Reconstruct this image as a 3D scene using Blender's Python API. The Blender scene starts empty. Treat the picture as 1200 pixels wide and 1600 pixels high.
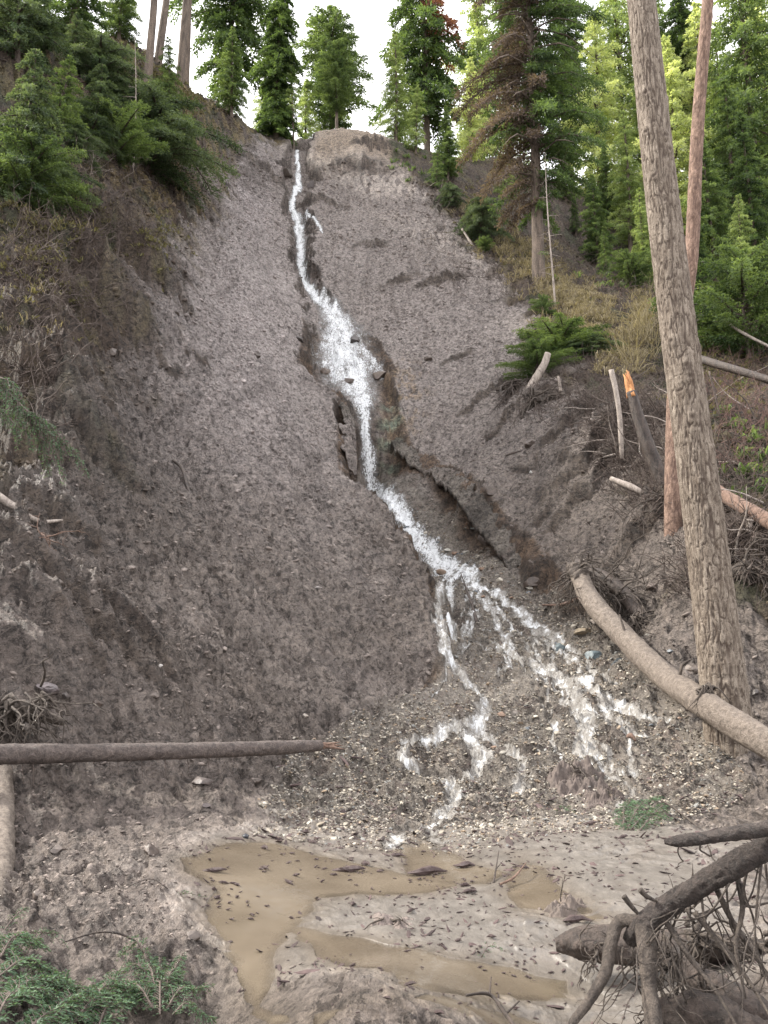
import bpy, math, random
import numpy as np

# ------------------------------------------------------------------ camera, sky, sun, exposure
S = bpy.context.scene
COL = S.collection
FPX = 1331.0                       # focal length in pixels of the 1200x1600 frame
PITCH = math.radians(10.0)
EYE = np.array([0.0, 0.0, 1.6])
cd = bpy.data.cameras.new('camera')
cam = bpy.data.objects.new('camera', cd); COL.objects.link(cam)
cam.location = EYE; cam.rotation_euler = (math.pi/2 + PITCH, 0, 0)
cd.sensor_fit = 'VERTICAL'; cd.sensor_height = 24.0; cd.lens = 24.0*FPX/1600.0
cd.clip_start = 0.1; cd.clip_end = 2000
S.camera = cam
SUN_EL, SUN_AZ = math.radians(40), math.radians(-74)     # azimuth measured from +Y towards +X
w = bpy.data.worlds.new('World'); S.world = w; w.use_nodes = True
nt = w.node_tree; bg = nt.nodes['Background']
sky = nt.nodes.new('ShaderNodeTexSky'); sky.sky_type = 'NISHITA'; sky.sun_disc = False
sky.sun_elevation = SUN_EL; sky.sun_rotation = SUN_AZ; sky.air_density = 1.0; sky.dust_density = 3.0
# thin white cloud veil mixed over the clear sky
tc = nt.nodes.new('ShaderNodeTexCoord'); nz = nt.nodes.new('ShaderNodeTexNoise')
nz.inputs['Scale'].default_value = 2.2; nz.inputs['Detail'].default_value = 6
rp = nt.nodes.new('ShaderNodeValToRGB'); rp.color_ramp.elements[0].position = .28; rp.color_ramp.elements[1].position = .55
rp.color_ramp.elements[0].color = (.4,.4,.4,1); rp.color_ramp.elements[1].color = (.9,.9,.9,1)
mx = nt.nodes.new('ShaderNodeMix'); mx.data_type = 'RGBA'; mx.inputs[7].default_value = (9.4, 9.25, 9.3, 1)
nt.links.new(tc.outputs['Generated'], nz.inputs['Vector']); nt.links.new(nz.outputs['Fac'], rp.inputs['Fac'])
nt.links.new(rp.outputs['Color'], mx.inputs[0]); nt.links.new(sky.outputs['Color'], mx.inputs[6])
nt.links.new(mx.outputs[2], bg.inputs['Color']); bg.inputs['Strength'].default_value = 0.12
sd = bpy.data.lights.new('sun', 'SUN'); sun = bpy.data.objects.new('sun', sd); COL.objects.link(sun)
sd.energy = 2.6; sd.angle = math.radians(6.0); sd.color = (1.0, .95, .86)
sv = np.array([math.sin(SUN_AZ)*math.cos(SUN_EL), math.cos(SUN_AZ)*math.cos(SUN_EL), math.sin(SUN_EL)])
from mathutils import Vector
sun.rotation_euler = Vector(-sv).to_track_quat('-Z', 'Y').to_euler(); sun.location = (-20, 20, 60)
S.view_settings.view_transform = 'Standard'; S.view_settings.look = 'None'
S.view_settings.exposure = 1.6; S.view_settings.gamma = 1
S.cycles.max_bounces = 6; S.cycles.transparent_max_bounces = 8

# ------------------------------------------------------------------ noise
def _hash(ix, iy, iz, seed):
    h = (ix*374761393 + iy*668265263 + iz*2147483647 + seed*1274126177) & 0xffffffff
    h = ((h ^ (h >> 13))*1274126177) & 0xffffffff
    return (h ^ (h >> 16)) & 0xffffffff
def perlin(x, y, seed=0):
    x = np.asarray(x, float); y = np.asarray(y, float)
    xi = np.floor(x).astype(np.int64); yi = np.floor(y).astype(np.int64)
    xf = x-xi; yf = y-yi
    u = xf*xf*xf*(xf*(xf*6-15)+10); v = yf*yf*yf*(yf*(yf*6-15)+10)
    def g(a, b, dx, dy):
        t = _hash(a, b, 0, seed)*(2*math.pi/4294967296.0)
        return np.cos(t)*dx+np.sin(t)*dy
    n0 = g(xi, yi, xf, yf); n1 = g(xi+1, yi, xf-1, yf)
    n2 = g(xi, yi+1, xf, yf-1); n3 = g(xi+1, yi+1, xf-1, yf-1)
    return ((n0*(1-u)+n1*u)*(1-v)+(n2*(1-u)+n3*u)*v)*1.5
def vnoise3(x, y, z, seed=0):
    xi, yi, zi = [np.floor(a).astype(np.int64) for a in (x, y, z)]
    xf, yf, zf = x-xi, y-yi, z-zi
    u, v, w_ = [a*a*(3-2*a) for a in (xf, yf, zf)]
    r = 0
    for dx in (0, 1):
        for dy in (0, 1):
            for dz in (0, 1):
                r = r + _hash(xi+dx, yi+dy, zi+dz, seed)/4294967296.0*(u if dx else 1-u)*(v if dy else 1-v)*(w_ if dz else 1-w_)
    return r*2-1
def fbm(x, y, seed=0, oct=4):
    r = 0; a = 1; f = 1
    for i in range(oct):
        r = r+a*perlin(x*f, y*f, seed+i); a *= .5; f *= 2.03
    return r
def sst(a, b, x):
    t = np.clip((x-a)/(b-a), 0, 1); return t*t*(3-2*t)

# ------------------------------------------------------------------ pixels (of the 1200x1600 frame) <-> world
cp, sp_ = math.cos(PITCH), math.sin(PITCH)
def ray(px, py):
    a = (np.asarray(px, float)-600)/FPX; b = (800-np.asarray(py, float))/FPX
    return np.stack([a, cp-sp_*b, sp_+cp*b], -1)
def P(px, py, Y):                                   # the point at forward distance Y seen at a pixel
    d = ray(px, py); return EYE+d*(np.asarray(Y, float)/d[..., 1])[..., None]

class MQ:                                           # smooth surface through scattered points
    def __init__(s, pts, c=1.2, lam=0.02):
        s.p = np.array(pts, float); n = len(s.p); s.c = c
        X = s.p[:, :2]; D = np.sqrt(((X[:, None]-X[None])**2).sum(-1)+c*c)
        A = np.zeros((n+3, n+3)); A[:n, :n] = D-lam*np.eye(n)*-1; A[:n, n] = 1; A[:n, n+1:] = X; A[n, :n] = 1; A[n+1:, :n] = X.T
        s.w = np.linalg.solve(A, np.concatenate([s.p[:, 2], [0, 0, 0]]))
    def __call__(s, x, y):
        x = np.asarray(x, float); y = np.asarray(y, float); n = len(s.p)
        r = s.w[n]+s.w[n+1]*x+s.w[n+2]*y
        for i in range(n):
            r = r+s.w[i]*np.sqrt((x-s.p[i, 0])**2+(y-s.p[i, 1])**2+s.c*s.c)
        return r
def flat(px, py, z=0.0):                            # ground of height z at that pixel
    d = ray(px, py); t = (z-EYE[2])/d[2]; return EYE+d*t

A_px = [  # (px, py, Y): the slide surface and the hills round it
 (0,250,22),(0,0,27),(0,450,17.5),(0,600,14.2),(0,800,11.2),(0,1000,9.2),(0,1150,8.2),(0,1250,7.5),
 (100,100,29),(120,350,22),(120,600,15),(100,900,10.8),(120,1120,9.0),
 (215,90,37),(300,160,40),(370,195,43),(430,222,45.5),(250,300,31),(250,500,21),(220,700,15.8),(230,900,12.2),(230,1080,10.4),
 (350,260,40),(380,400,32),(380,600,21.5),(400,800,16.2),(400,1000,12.8),(380,1130,11.2),(480,1100,12.2),
 (450,300,42),(430,450,33),(480,560,28.5),(500,700,22.5),(540,745,21.8),(560,900,16.2),(560,1030,13.6),(640,1050,13.6),(655,870,17.6),(610,810,19.5),(690,1000,14.2),
 (540,205,46.5),(600,215,47),(560,300,42.5),(600,400,37),(620,500,33),(630,600,29),(650,690,26.4),(700,732,24.6),(720,600,28),(720,450,34),(660,300,42),(500,480,33.5),(580,560,30.5),
 (800,830,19.8),(880,905,16.8),(1000,1000,13.9),(800,700,22.5),(800,560,28),(760,400,36),(900,700,20),(950,850,16.5),(850,450,33.5),
 (900,560,26),(940,500,29.5),(1000,620,22.5),(1060,580,26),(1050,800,15.8),(1080,950,13.2),(1200,960,12.4),(1200,800,14.5),(1200,620,22),(1150,500,31),
 (960,430,42),(1150,400,46),(1000,330,55),(800,250,52),(1200,300,56),
 (1140,1165,11.0),(1200,1180,10.6),
]
A_w = [P(a, b, c) for a, b, c in A_px]
fl = [flat(0,1380,.25), flat(150,1330,.25), flat(320,1300,.2), flat(0,1600,.08), flat(300,1600,0), flat(600,1600,0), flat(900,1600,.02), flat(1200,1600,.1),
      flat(330,1420,.05), flat(600,1420,0), flat(900,1420,.03), flat(1180,1420,.1), flat(1150,1270,.15), flat(950,1290,.08), flat(600,1320,.02), flat(780,1320,.03)]
far = [(-60,55,34),(-30,60,40),(0,60,36),(20,60,38),(50,70,44),(-60,110,40),(0,110,42),(60,110,50),(-12,52,36),(5,52,34.5),
       (-26,25,24),(-20,12,10),(-13,6,4),(-12,0,2),(13,6,.6),(16,12,4),(26,20,11),(36,30,20),(0,-6,0),(-10,-12,0),(10,-12,0),(40,0,3),(-40,0,16),(0,-60,-3),(60,-60,-2),(-60,-60,4),(120,120,50),(-120,120,44),(120,-120,-5),(-120,-120,0),(0,2,0),(-3,2,.1),(3,2,.1)]
A_f = MQ([*A_w, *fl, *far])
B_px = [(450,1250,9.9),(700,1200,11.0),(560,1150,11.6),(480,1180,11.0),(640,1080,13.1),(750,1100,12.7),(900,1150,11.6),(1000,1200,10.7),(750,1000,15.6),(850,1050,14.0),(950,1080,12.9),
 (1050,1150,11.5),(700,900,20.5),(800,920,18.0),(640,830,23.3),(600,780,25.3),(578,738,26.9),(572,655,27.6),(560,615,28.4),(545,570,30.2),(530,500,33.0),(490,460,35.0),
 (472,420,37.6),(470,370,40.0),(456,318,42.8),(465,300,43.4),(464,240,46.2),(700,800,23.2),(790,885,19.2),(890,965,16.0),(1000,1050,13.2),(620,640,28.6),(640,720,26.2)]
B_w = [P(a, b, c) for a, b, c in B_px]
B_f = MQ([*B_w, *fl, (-2,52,33.0),(-9,50,33.2),(4,52,33.5),(-25,40,25),(25,40,22),(-8,22,6),(8,6,.2),(-8,6,.2),(12,20,6),(0,2,0),(-15,5,0),(15,5,0)], c=.9)

def march(f, px, py, y0=2.2, y1=95, n=520):         # first hit of a pixel's ray with the surface f
    px = np.atleast_1d(np.asarray(px, float)); py = np.atleast_1d(np.asarray(py, float))
    d = ray(px, py); Y = np.geomspace(y0, y1, n)
    out = np.zeros((len(px), 3))
    for i in range(len(px)):
        q = EYE+d[i]*(Y/d[i, 1])[:, None]; g = q[:, 2]-f(q[:, 0], q[:, 1])
        k = np.where(g < 0)[0]
        if len(k) == 0: out[i] = q[-1]; continue
        k = max(k[0], 1); t = g[k-1]/(g[k-1]-g[k]); yy = Y[k-1]+(Y[k]-Y[k-1])*t
        out[i] = EYE+d[i]*(yy/d[i, 1])
    return out
def inpoly(x, y, poly):
    r = np.zeros(x.shape, bool); n = len(poly)
    for i in range(n):
        x0, y0 = poly[i]; x1, y1 = poly[(i+1) % n]
        if y0 == y1: continue
        c = ((y0 > y) != (y1 > y)) & (x < (x1-x0)*(y-y0)/(y1-y0)+x0); r ^= c
    return r
def segdist(x, y, a, b):
    ax, ay = a; dx, dy = b[0]-ax, b[1]-ay; L = dx*dx+dy*dy+1e-12
    t = np.clip(((x-ax)*dx+(y-ay)*dy)/L, 0, 1)
    return np.hypot(x-ax-t*dx, y-ay-t*dy), t
def sdpoly(x, y, poly):                              # + inside, - outside
    d = np.full(x.shape, 1e9); n = len(poly)
    for i in range(n): d = np.minimum(d, segdist(x, y, poly[i], poly[(i+1) % n])[0])
    return np.where(inpoly(x, y, poly), d, -d)
lipL = [(446,236),(436,262),(446,300),(438,320),(452,350),(456,400),(464,440),(478,490),(474,530),(468,570),(500,600),(528,625),(530,680),(532,740),(566,765),(612,812),(642,850),(662,880),(682,930),(686,980),(690,1040),(650,1072),(600,1100),(540,1132),(470,1180),(425,1225),(400,1290)]
lipR = [(484,240),(502,270),(486,310),(490,360),(490,410),(510,452),(552,490),(592,540),(618,575),(616,620),(640,690),(700,732),(745,765),(800,830),(850,872),(888,915),(960,985),(1040,1070),(1110,1155),(1190,1230)]
pL = march(A_f, *zip(*lipL))[:, :2]; pR = march(A_f, *zip(*lipR))[:, :2]
GULLY = [tuple(p) for p in pL]+[(-3.2, 7.4), (5.4, 7.4)]+[tuple(p) for p in pR[::-1]]
GULLY = GULLY+[(pR[0, 0]+.2, 49.5), (pL[0, 0]-.2, 49.5)]

LEDGES = [(215,405,1.0,.95),(165,490,1.0,1.0),(120,500,.8,.6),(85,545,.8,.6),(40,600,.7,.5),(130,690,.8,.35),(30,860,.5,.25),(70,960,.6,.3),(160,985,.6,.22),(215,1015,.5,.2),(30,1040,.5,.25),(255,410,.7,.4),(60,400,.9,.5),(150,330,1.2,.5),(270,350,.8,.3),(90,800,.7,.18),(60,690,.8,.25),(120,450,.9,.35),(280,420,.5,.2),(500,320,.9,.3),(440,290,1.0,.4),(580,385,.8,.25),(630,440,.7,.25),(690,440,.8,.3),(640,790,.0,.0),
          (720,560,.6,.2),(820,640,.9,.4),(760,620,.6,.25),(900,660,1.0,.4),(920,760,.9,.3),(560,260,1.2,.5),(590,235,1.0,.6),(360,300,.9,.2),(300,560,.6,.15),(130,620,.7,.25),(60,470,.8,.4),(880,780,.6,.2),(1010,830,.7,.3),(1160,880,.9,.35),(960,690,1.1,.4)]
LW = [(p, r, h) for p, (_, _, r, h) in zip(march(A_f, [l[0] for l in LEDGES], [l[1] for l in LEDGES]), LEDGES) if r > 0]
def lipwob(xs, ys): return (.30*perlin(xs*1.1, ys*1.1, 5)+.20*perlin(xs*3.1, ys*3.1, 6)+.08*perlin(xs*8, ys*8, 7))*sst(8, 14, ys)
def base(x, y):
    x = np.asarray(x, float); y = np.asarray(y, float)
    shp = x.shape; x = x.ravel(); y = y.ravel()
    a = A_f(x, y)
    near = (y > 4) & (y < 52) & (np.abs(x) < 12)
    h = a.copy()
    if near.any():
        xs, ys = x[near], y[near]
        wob = .30*perlin(xs*1.1, ys*1.1, 5)+.20*perlin(xs*3.1, ys*3.1, 6)+.08*perlin(xs*8, ys*8, 7)
        s = sdpoly(xs, ys, GULLY)+wob*sst(8, 14, ys)
        bb = B_f(xs, ys); b = bb+(np.minimum(bb, a[near]+.02)-bb)*sst(13.5, 15.5, ys)
        m = sst(-.03, .30, s)
        # undercut wall: the lip stays crisp and the wall falls steeply below it
        h[near] = a[near]+(b-a[near])*(m*.88+.12*sst(.2, 1.3, s))+.10*np.exp(-((s+.12)/.22)**2)*sst(15, 17, ys)*sst(30, 27, ys)
    for p, r, hh in LW:                              # small scarps: a lump cut off on its downhill side
        dx = (x-p[0])/(r*1.5); dy = (y-p[1])/r
        k = (np.abs(dx) < 1.6) & (np.abs(dy) < 2.2)
        if k.any():
            dyk = dy[k]+.35*perlin(x[k]*2.3, y[k]*.7, 31)
            h[k] += 1.3*hh*np.exp(-dx[k]**2*1.6)*sst(-.18, .05, dyk)*np.exp(-np.clip(dyk, 0, 9)**2*.9)
    return h.reshape(shp)
G0 = lambda px, py: march(base, px, py)
def zpoly(pts): return [tuple(p[:2]) for p in G0(*zip(*pts))]

# ------------------------------------------------------------------ zones, laid out on the ground
Z_MUDPOOL = [zpoly(p) for p in (
 [(278,1335),(330,1322),(420,1312),(520,1335),(600,1352),(700,1378),(640,1392),(560,1392),(492,1405),(440,1440),(425,1480),(445,1540),(475,1598),(350,1598),(372,1540),(352,1480),(322,1430),(335,1385),(285,1358)],
 [(475,1452),(560,1462),(700,1494),(800,1508),(890,1525),(905,1560),(800,1556),(640,1535),(520,1512)],[(470,1580),(600,1560),(800,1580),(900,1598),(480,1612)],
 [(800,1332),(850,1350),(872,1388),(965,1428),(950,1452),(880,1432),(820,1412),(788,1370)],
 [(600,1325),(660,1310),(760,1345),(800,1360),(760,1375),(640,1365)])]
Z_WET = zpoly([(260,1325),(420,1300),(560,1320),(760,1300),(900,1290),(1195,1300),(1195,1598),(330,1598),(340,1480),(300,1400)])
Z_GRAVEL = zpoly([(690,1050),(600,1098),(540,1132),(470,1180),(430,1225),(395,1305),(560,1335),(760,1330),(1000,1290),(1195,1240),(1110,1155),(1040,1070),(960,985),(870,915),(790,880),(700,800),(610,740),(560,740),(620,815),(665,870),(690,960)])
Z_VEGL = zpoly([(440,214),(360,240),(310,330),(250,400),(205,500),(120,560),(95,680),(40,700),(2,740)])+[(-40,8),(-60,40),(-40,60),(-12,60)]
Z_VEGR = zpoly([(610,225),(650,290),(720,360),(790,450),(850,530),(930,620),(1000,700),(1060,790),(1110,880),(1198,960)])+[(40,8),(80,40),(60,110),(-2,110)]
def dens(poly, x, y, w): return sst(-w, w, sdpoly(x, y, poly))
STREAMS = [  # (px, py, half width px), foam strength
 (1.0, [(462,234,3),(465,262,4),(467,290,6),(458,310,5),(457,325,6),(466,345,8),(470,375,9),(470,405,7),(474,435,6),(492,458,8),(512,478,14),(530,505,24),(535,535,36),(540,565,44),(552,592,32),(568,622,15),(572,660,11),(573,700,11),(580,736,12),(602,775,14),(630,815,14),(662,852,16),(690,876,17)]),
 (.8, [(478,340,3),(498,352,4),(506,362,2)]),(.8,[(560,545,9),(590,575,9),(598,598,4)]),
 (.95, [(690,876,17),(720,890,15),(750,915,10),(810,945,8),(850,970,7),(880,998,6),(905,1012,4)]),
 (.95, [(670,865,12),(702,900,12),(704,930,10),(684,965,8),(690,1010,8),(722,1050,9),(755,1080,8),(755,1110,9),(712,1130,10),(655,1150,8),(628,1165,6),(632,1180,6),(690,1212,7)]),
 (.9, [(705,900,8),(762,945,8),(785,980,7),(805,1018,7)]),(.9,[(690,990,6),(740,1000,6),(770,1012,7),(812,1028,9),(860,1050,9),(900,1068,9),(940,1095,8),(985,1112,8),(1045,1142,6)]),
 (.85, [(872,1052,8),(905,1098,9),(920,1135,10),(912,1168,8),(950,1200,6),(988,1228,6),(966,1270,5)]),(.7,[(940,1095,7),(970,1135,6),(1010,1160,4)]),
 (1.0, [(752,1112,9),(735,1140,9),(757,1175,9),(742,1198,8),(700,1218,9),(716,1245,9),(676,1280,10),(625,1310,11),(600,1325,6)]),(.8,[(752,1120,6),(768,1142,5),(800,1170,5)]),
 (.6, [(676,1290,6),(688,1325,6),(716,1366,6)]),(.6,[(812,1172,5),(818,1206,5),(790,1240,4)]),(.8,[(730,930,6),(745,955,6),(712,985,5),(690,1000,4)]),(.7,[(800,940,5),(850,985,6),(900,1030,5),(960,1075,5)])]
_r = random.Random(4)
for _k in range(14):                                 # thin side trickles of the fan
    _t = _r.random(); _x = 700+_t*230+_r.uniform(-30, 30); _y = 905+_t*150+_r.uniform(-25, 60); _st = [(_x, _y, _r.uniform(1.5, 3.2))]; _dx = _r.uniform(-.5, 1.3)
    for _j in range(_r.randint(3, 7)):
        _x += _dx*22+_r.uniform(-16, 16); _y += _r.uniform(14, 34)
        if _y > 1290 or _x > 1120: break
        _st.append((_x, _y, _r.uniform(1.5, 3.6)))
    if len(_st) > 2: STREAMS.append((.7, _st))
SEG = []
for fo, st in STREAMS:
    q = G0([s[0] for s in st], [s[1] for s in st])
    for i in range(len(st)-1):
        k = [q[j][1]/FPX*(1.0 if 28 < q[j][1] < 36 else .75 if q[j][1] > 20 else .70 if q[j][1] > 12.5 else 1.05)*st[j][2]+.012 for j in (i, i+1)]
        SEG.append((q[i][:2], q[i+1][:2], k[0], k[1], fo))
def stream(x, y):                                    # >0 where water runs (1 in mid stream)
    m = np.zeros(x.shape)
    wx = x+.10*perlin(x*2.1, y*2.1, 41)+.05*perlin(x*6, y*6, 42); wy = y+.12*perlin(x*2.1, y*2.1, 43)+.05*perlin(x*6, y*6, 44)
    for a, b, r0, r1, fo in SEG:
        lo = np.minimum(a, b)-1.5; hi = np.maximum(a, b)+1.5
        k = (x > lo[0]) & (x < hi[0]) & (y > lo[1]) & (y < hi[1])
        if k.any():
            d, t = segdist(wx[k], wy[k], a, b); m[k] = np.maximum(m[k], fo*np.clip(1.35-d/(r0+(r1-r0)*t)*.85, 0, 1))
    return m
def zones(x, y):
    shp = np.shape(x); x = np.ravel(x); y = np.ravel(y); z = {}
    wob = .35*fbm(x*.9, y*.9, 51, 3)
    near = (np.abs(x) < 14) & (y > 1.5) & (y < 52)
    full = lambda v: v
    def zz(poly, w, wb=1.0, lim=near):
        r = np.zeros(x.shape); r[lim] = sst(-w, w, sdpoly(x[lim], y[lim], poly)+wb*wob[lim]); return r
    z['gravel'] = zz(Z_GRAVEL, .18, .5)
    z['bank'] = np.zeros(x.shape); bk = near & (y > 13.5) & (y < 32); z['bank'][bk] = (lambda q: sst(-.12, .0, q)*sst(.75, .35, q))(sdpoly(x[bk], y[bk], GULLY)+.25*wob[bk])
    z['wet'] = zz(Z_WET, .5)
    z['pool'] = np.zeros(x.shape)
    nr = near & (y < 13)
    for p in Z_MUDPOOL: z['pool'] = np.maximum(z['pool'], zz(p, .24, .34, nr))
    al = np.ones(x.shape, bool)
    z['veg'] = np.maximum(sst(-.9, .9, sdpoly(x, y, Z_VEGL)+wob*3), sst(-.5, .5, sdpoly(x, y, Z_VEGR)+wob*2.4))
    z['left'] = sst(-.9, .9, sdpoly(x, y, Z_VEGL)+wob*3)
    z['stream'] = stream(x, y)
    return {k: v.reshape(shp) for k, v in z.items()}
OCT = [(3.2,.035),(1.5,.038),(.7,.055),(.33,.10),(.16,.15),(.08,.17),(.04,.14)]
def detail(x, y, z):
    shp = np.shape(x); x = np.ravel(x); y = np.ravel(y)
    zr = {k: np.ravel(v) for k, v in z.items()}
    cell = .0013*np.hypot(x, y)+.001
    c, s = math.cos(.5), math.sin(.5); u = (x*c+y*s)*1.25; v = (-x*s+y*c)*.85
    r = np.zeros(x.shape)
    for i, (L, k) in enumerate(OCT):
        at = np.clip((L/cell-1.9)/2.2, 0, 1)
        n = perlin(u/L+17*i, v/L-9*i, 60+i)
        if i >= 2: n = n*.7+(np.abs(perlin(u/L*1.1+5, v/L*1.1, 80+i))*-1.1+.3)
        r += at*L*k*n*(1.0 if L > 1 else 1.5)
    for i, (L, A) in enumerate([(.62, .12), (.27, .22), (.13, .27), (.07, .24)]):   # little slump steps facing downhill
        at = np.clip((L/cell-2.4)/3, 0, 1)
        ph = y/L*1.05+.35*x/L+1.5*perlin(x/L*.55, y/L*.5, 120+i)+.5*perlin(x/L*1.7, y/L*1.5, 130+i)
        t = ph-np.floor(ph)
        r += at*L*A*((1-t)**1.6*sst(.0, .10, t)-.35)*sst(-.15, .55, perlin(x/L*.42, y/L*.36, 140+i)+.12)
    pits = -.13*sst(.25, .62, perlin(x*1.9+3, y*1.5, 90))*(.5+perlin(x*5, y*5, 91))-.05*sst(.2, .55, perlin(u*4.5, v*3, 92))
    amp = 1.25+zr['veg']*1.0+.6*sst(.6, -.2, fbm(x*.25, y*.25, 95, 2)+.2)+.8*sst(-1.5, -4.5, x+.12*(y-8))
    flatm = sst(11.5, 8.2, y); amp *= (1-.6*flatm)
    amp *= 1-.94*np.maximum(zr['wet']*np.clip(.86+.3*perlin(x*.8, y*.8, 97), 0, 1), zr['pool'])
    amp = np.maximum(amp, .045)
    r = r*amp+pits*amp*(1-zr['gravel'])*(1-zr['wet'])
    r -= .045*zr['pool']+.06*zr['stream']*(1-zr['pool'])
    e = (zr['pool'] > .01) & (zr['pool'] < .5); r[e] = np.maximum(r[e], -.017)
    return r.reshape(shp)
def ground(x, y):
    x = np.asarray(x, float); y = np.asarray(y, float)
    return base(x, y)+detail(x, y, zones(x, y))
GMAX = lambda x, y: base(x, y)
def G(px, py): 
    q = G0([px], [py])[0]; q[2] = float(ground(q[:1], q[1:2])[0]); return q
def drop(x, y): return float(ground(np.array([x]), np.array([y]))[0])

# ------------------------------------------------------------------ meshes, tags, materials
def mesh(name, V, Q=None, T=None, col=None, smooth=True, var=None):
    me = bpy.data.meshes.new(name)
    V = np.asarray(V, np.float32); nq = 0 if Q is None else len(Q); ntr = 0 if T is None else len(T)
    loops = np.concatenate([np.ravel(Q).astype(np.int32) if nq else np.zeros(0, np.int32), np.ravel(T).astype(np.int32) if ntr else np.zeros(0, np.int32)])
    me.vertices.add(len(V)); me.vertices.foreach_set('co', V.ravel())
    me.loops.add(len(loops)); me.loops.foreach_set('vertex_index', loops)
    me.polygons.add(nq+ntr)
    ls = np.concatenate([np.arange(nq)*4, nq*4+np.arange(ntr)*3]).astype(np.int32)
    me.polygons.foreach_set('loop_start', ls)
    me.polygons.foreach_set('use_smooth', np.full(nq+ntr, smooth))
    me.update(calc_edges=True)
    if col is not None:
        a = me.color_attributes.new('col', 'FLOAT_COLOR', 'POINT')
        c = np.ones((len(V), 4), np.float32); c[:, :col.shape[1]] = col; a.data.foreach_set('color', c.ravel())
    if var is not None:
        a = me.attributes.new('var', 'FLOAT', 'POINT'); a.data.foreach_set('value', np.asarray(var, np.float32))
    return me
class MB:
    def __init__(s): s.V = []; s.Q = []; s.T = []; s.W = []; s.n = 0
    def add(s, V, Q=None, T=None, var=0.5):
        V = np.asarray(V, float).reshape(-1, 3)
        if Q is not None and len(Q): s.Q.append(np.asarray(Q, np.int64).reshape(-1, 4)+s.n)
        if T is not None and len(T): s.T.append(np.asarray(T, np.int64).reshape(-1, 3)+s.n)
        s.V.append(V); s.W.append(np.broadcast_to(np.asarray(var, float), (len(V),))); s.n += len(V)
    def me(s, name, smooth=True):
        return mesh(name, np.concatenate(s.V), np.concatenate(s.Q) if s.Q else None, np.concatenate(s.T) if s.T else None, smooth=smooth, var=np.concatenate(s.W))
    def build(s, name, mat, parent=None, smooth=True):
        return link(name, s.me(name, smooth), mat, parent)
def link(name, me, mat=None, parent=None):
    o = bpy.data.objects.new(name, me); COL.objects.link(o)
    if mat is not None and len(me.materials) == 0: me.materials.append(mat)
    if parent is not None: o.parent = parent
    return o
def tag(o, label=None, cat=None, group=None, kind=None):
    if label: o['label'] = label
    if cat: o['category'] = cat
    if group: o['group'] = group
    if kind: o['kind'] = kind
    return o
def empty(name, loc=(0, 0, 0)):
    o = bpy.data.objects.new(name, None); COL.objects.link(o); o.location = loc; o.empty_display_size = .2; return o
def kids(o): return [c for c in bpy.data.objects if c.parent == o]
def copy_tree(o):
    c = o.copy(); COL.objects.link(c)
    for ch in o.children:
        d = ch.copy(); COL.objects.link(d); d.parent = c
    return c

def new_mat(name):
    m = bpy.data.materials.new(name); m.use_nodes = True; nt = m.node_tree
    return m, nt, nt.nodes['Principled BSDF'], nt.nodes['Material Output']
def nd(nt, t, **k):
    n = nt.nodes.new('ShaderNode'+t)
    for a, v in k.items():
        if a[0] == '_': setattr(n, a[1:], v)
        else: n.inputs[a.replace('__', ' ')].default_value = v
    return n
def ramp(nt, src, stops):
    r = nt.nodes.new('ShaderNodeValToRGB'); e = r.color_ramp.elements
    while len(e) < len(stops): e.new(.5)
    for i, (p, c) in enumerate(stops): e[i].position = p; e[i].color = (*c, 1)
    nt.links.new(src, r.inputs[0]); return r.outputs[0]
def mixc(nt, f, a, b, mode='MIX'):
    m = nt.nodes.new('ShaderNodeMix'); m.data_type = 'RGBA'; m.blend_type = mode
    for i, v in ((0, f), (6, a), (7, b)):
        if isinstance(v, (int, float)): m.inputs[i].default_value = v
        elif isinstance(v, tuple): m.inputs[i].default_value = (*v, 1)
        else: nt.links.new(v, m.inputs[i])
    return m.outputs[2]
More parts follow.
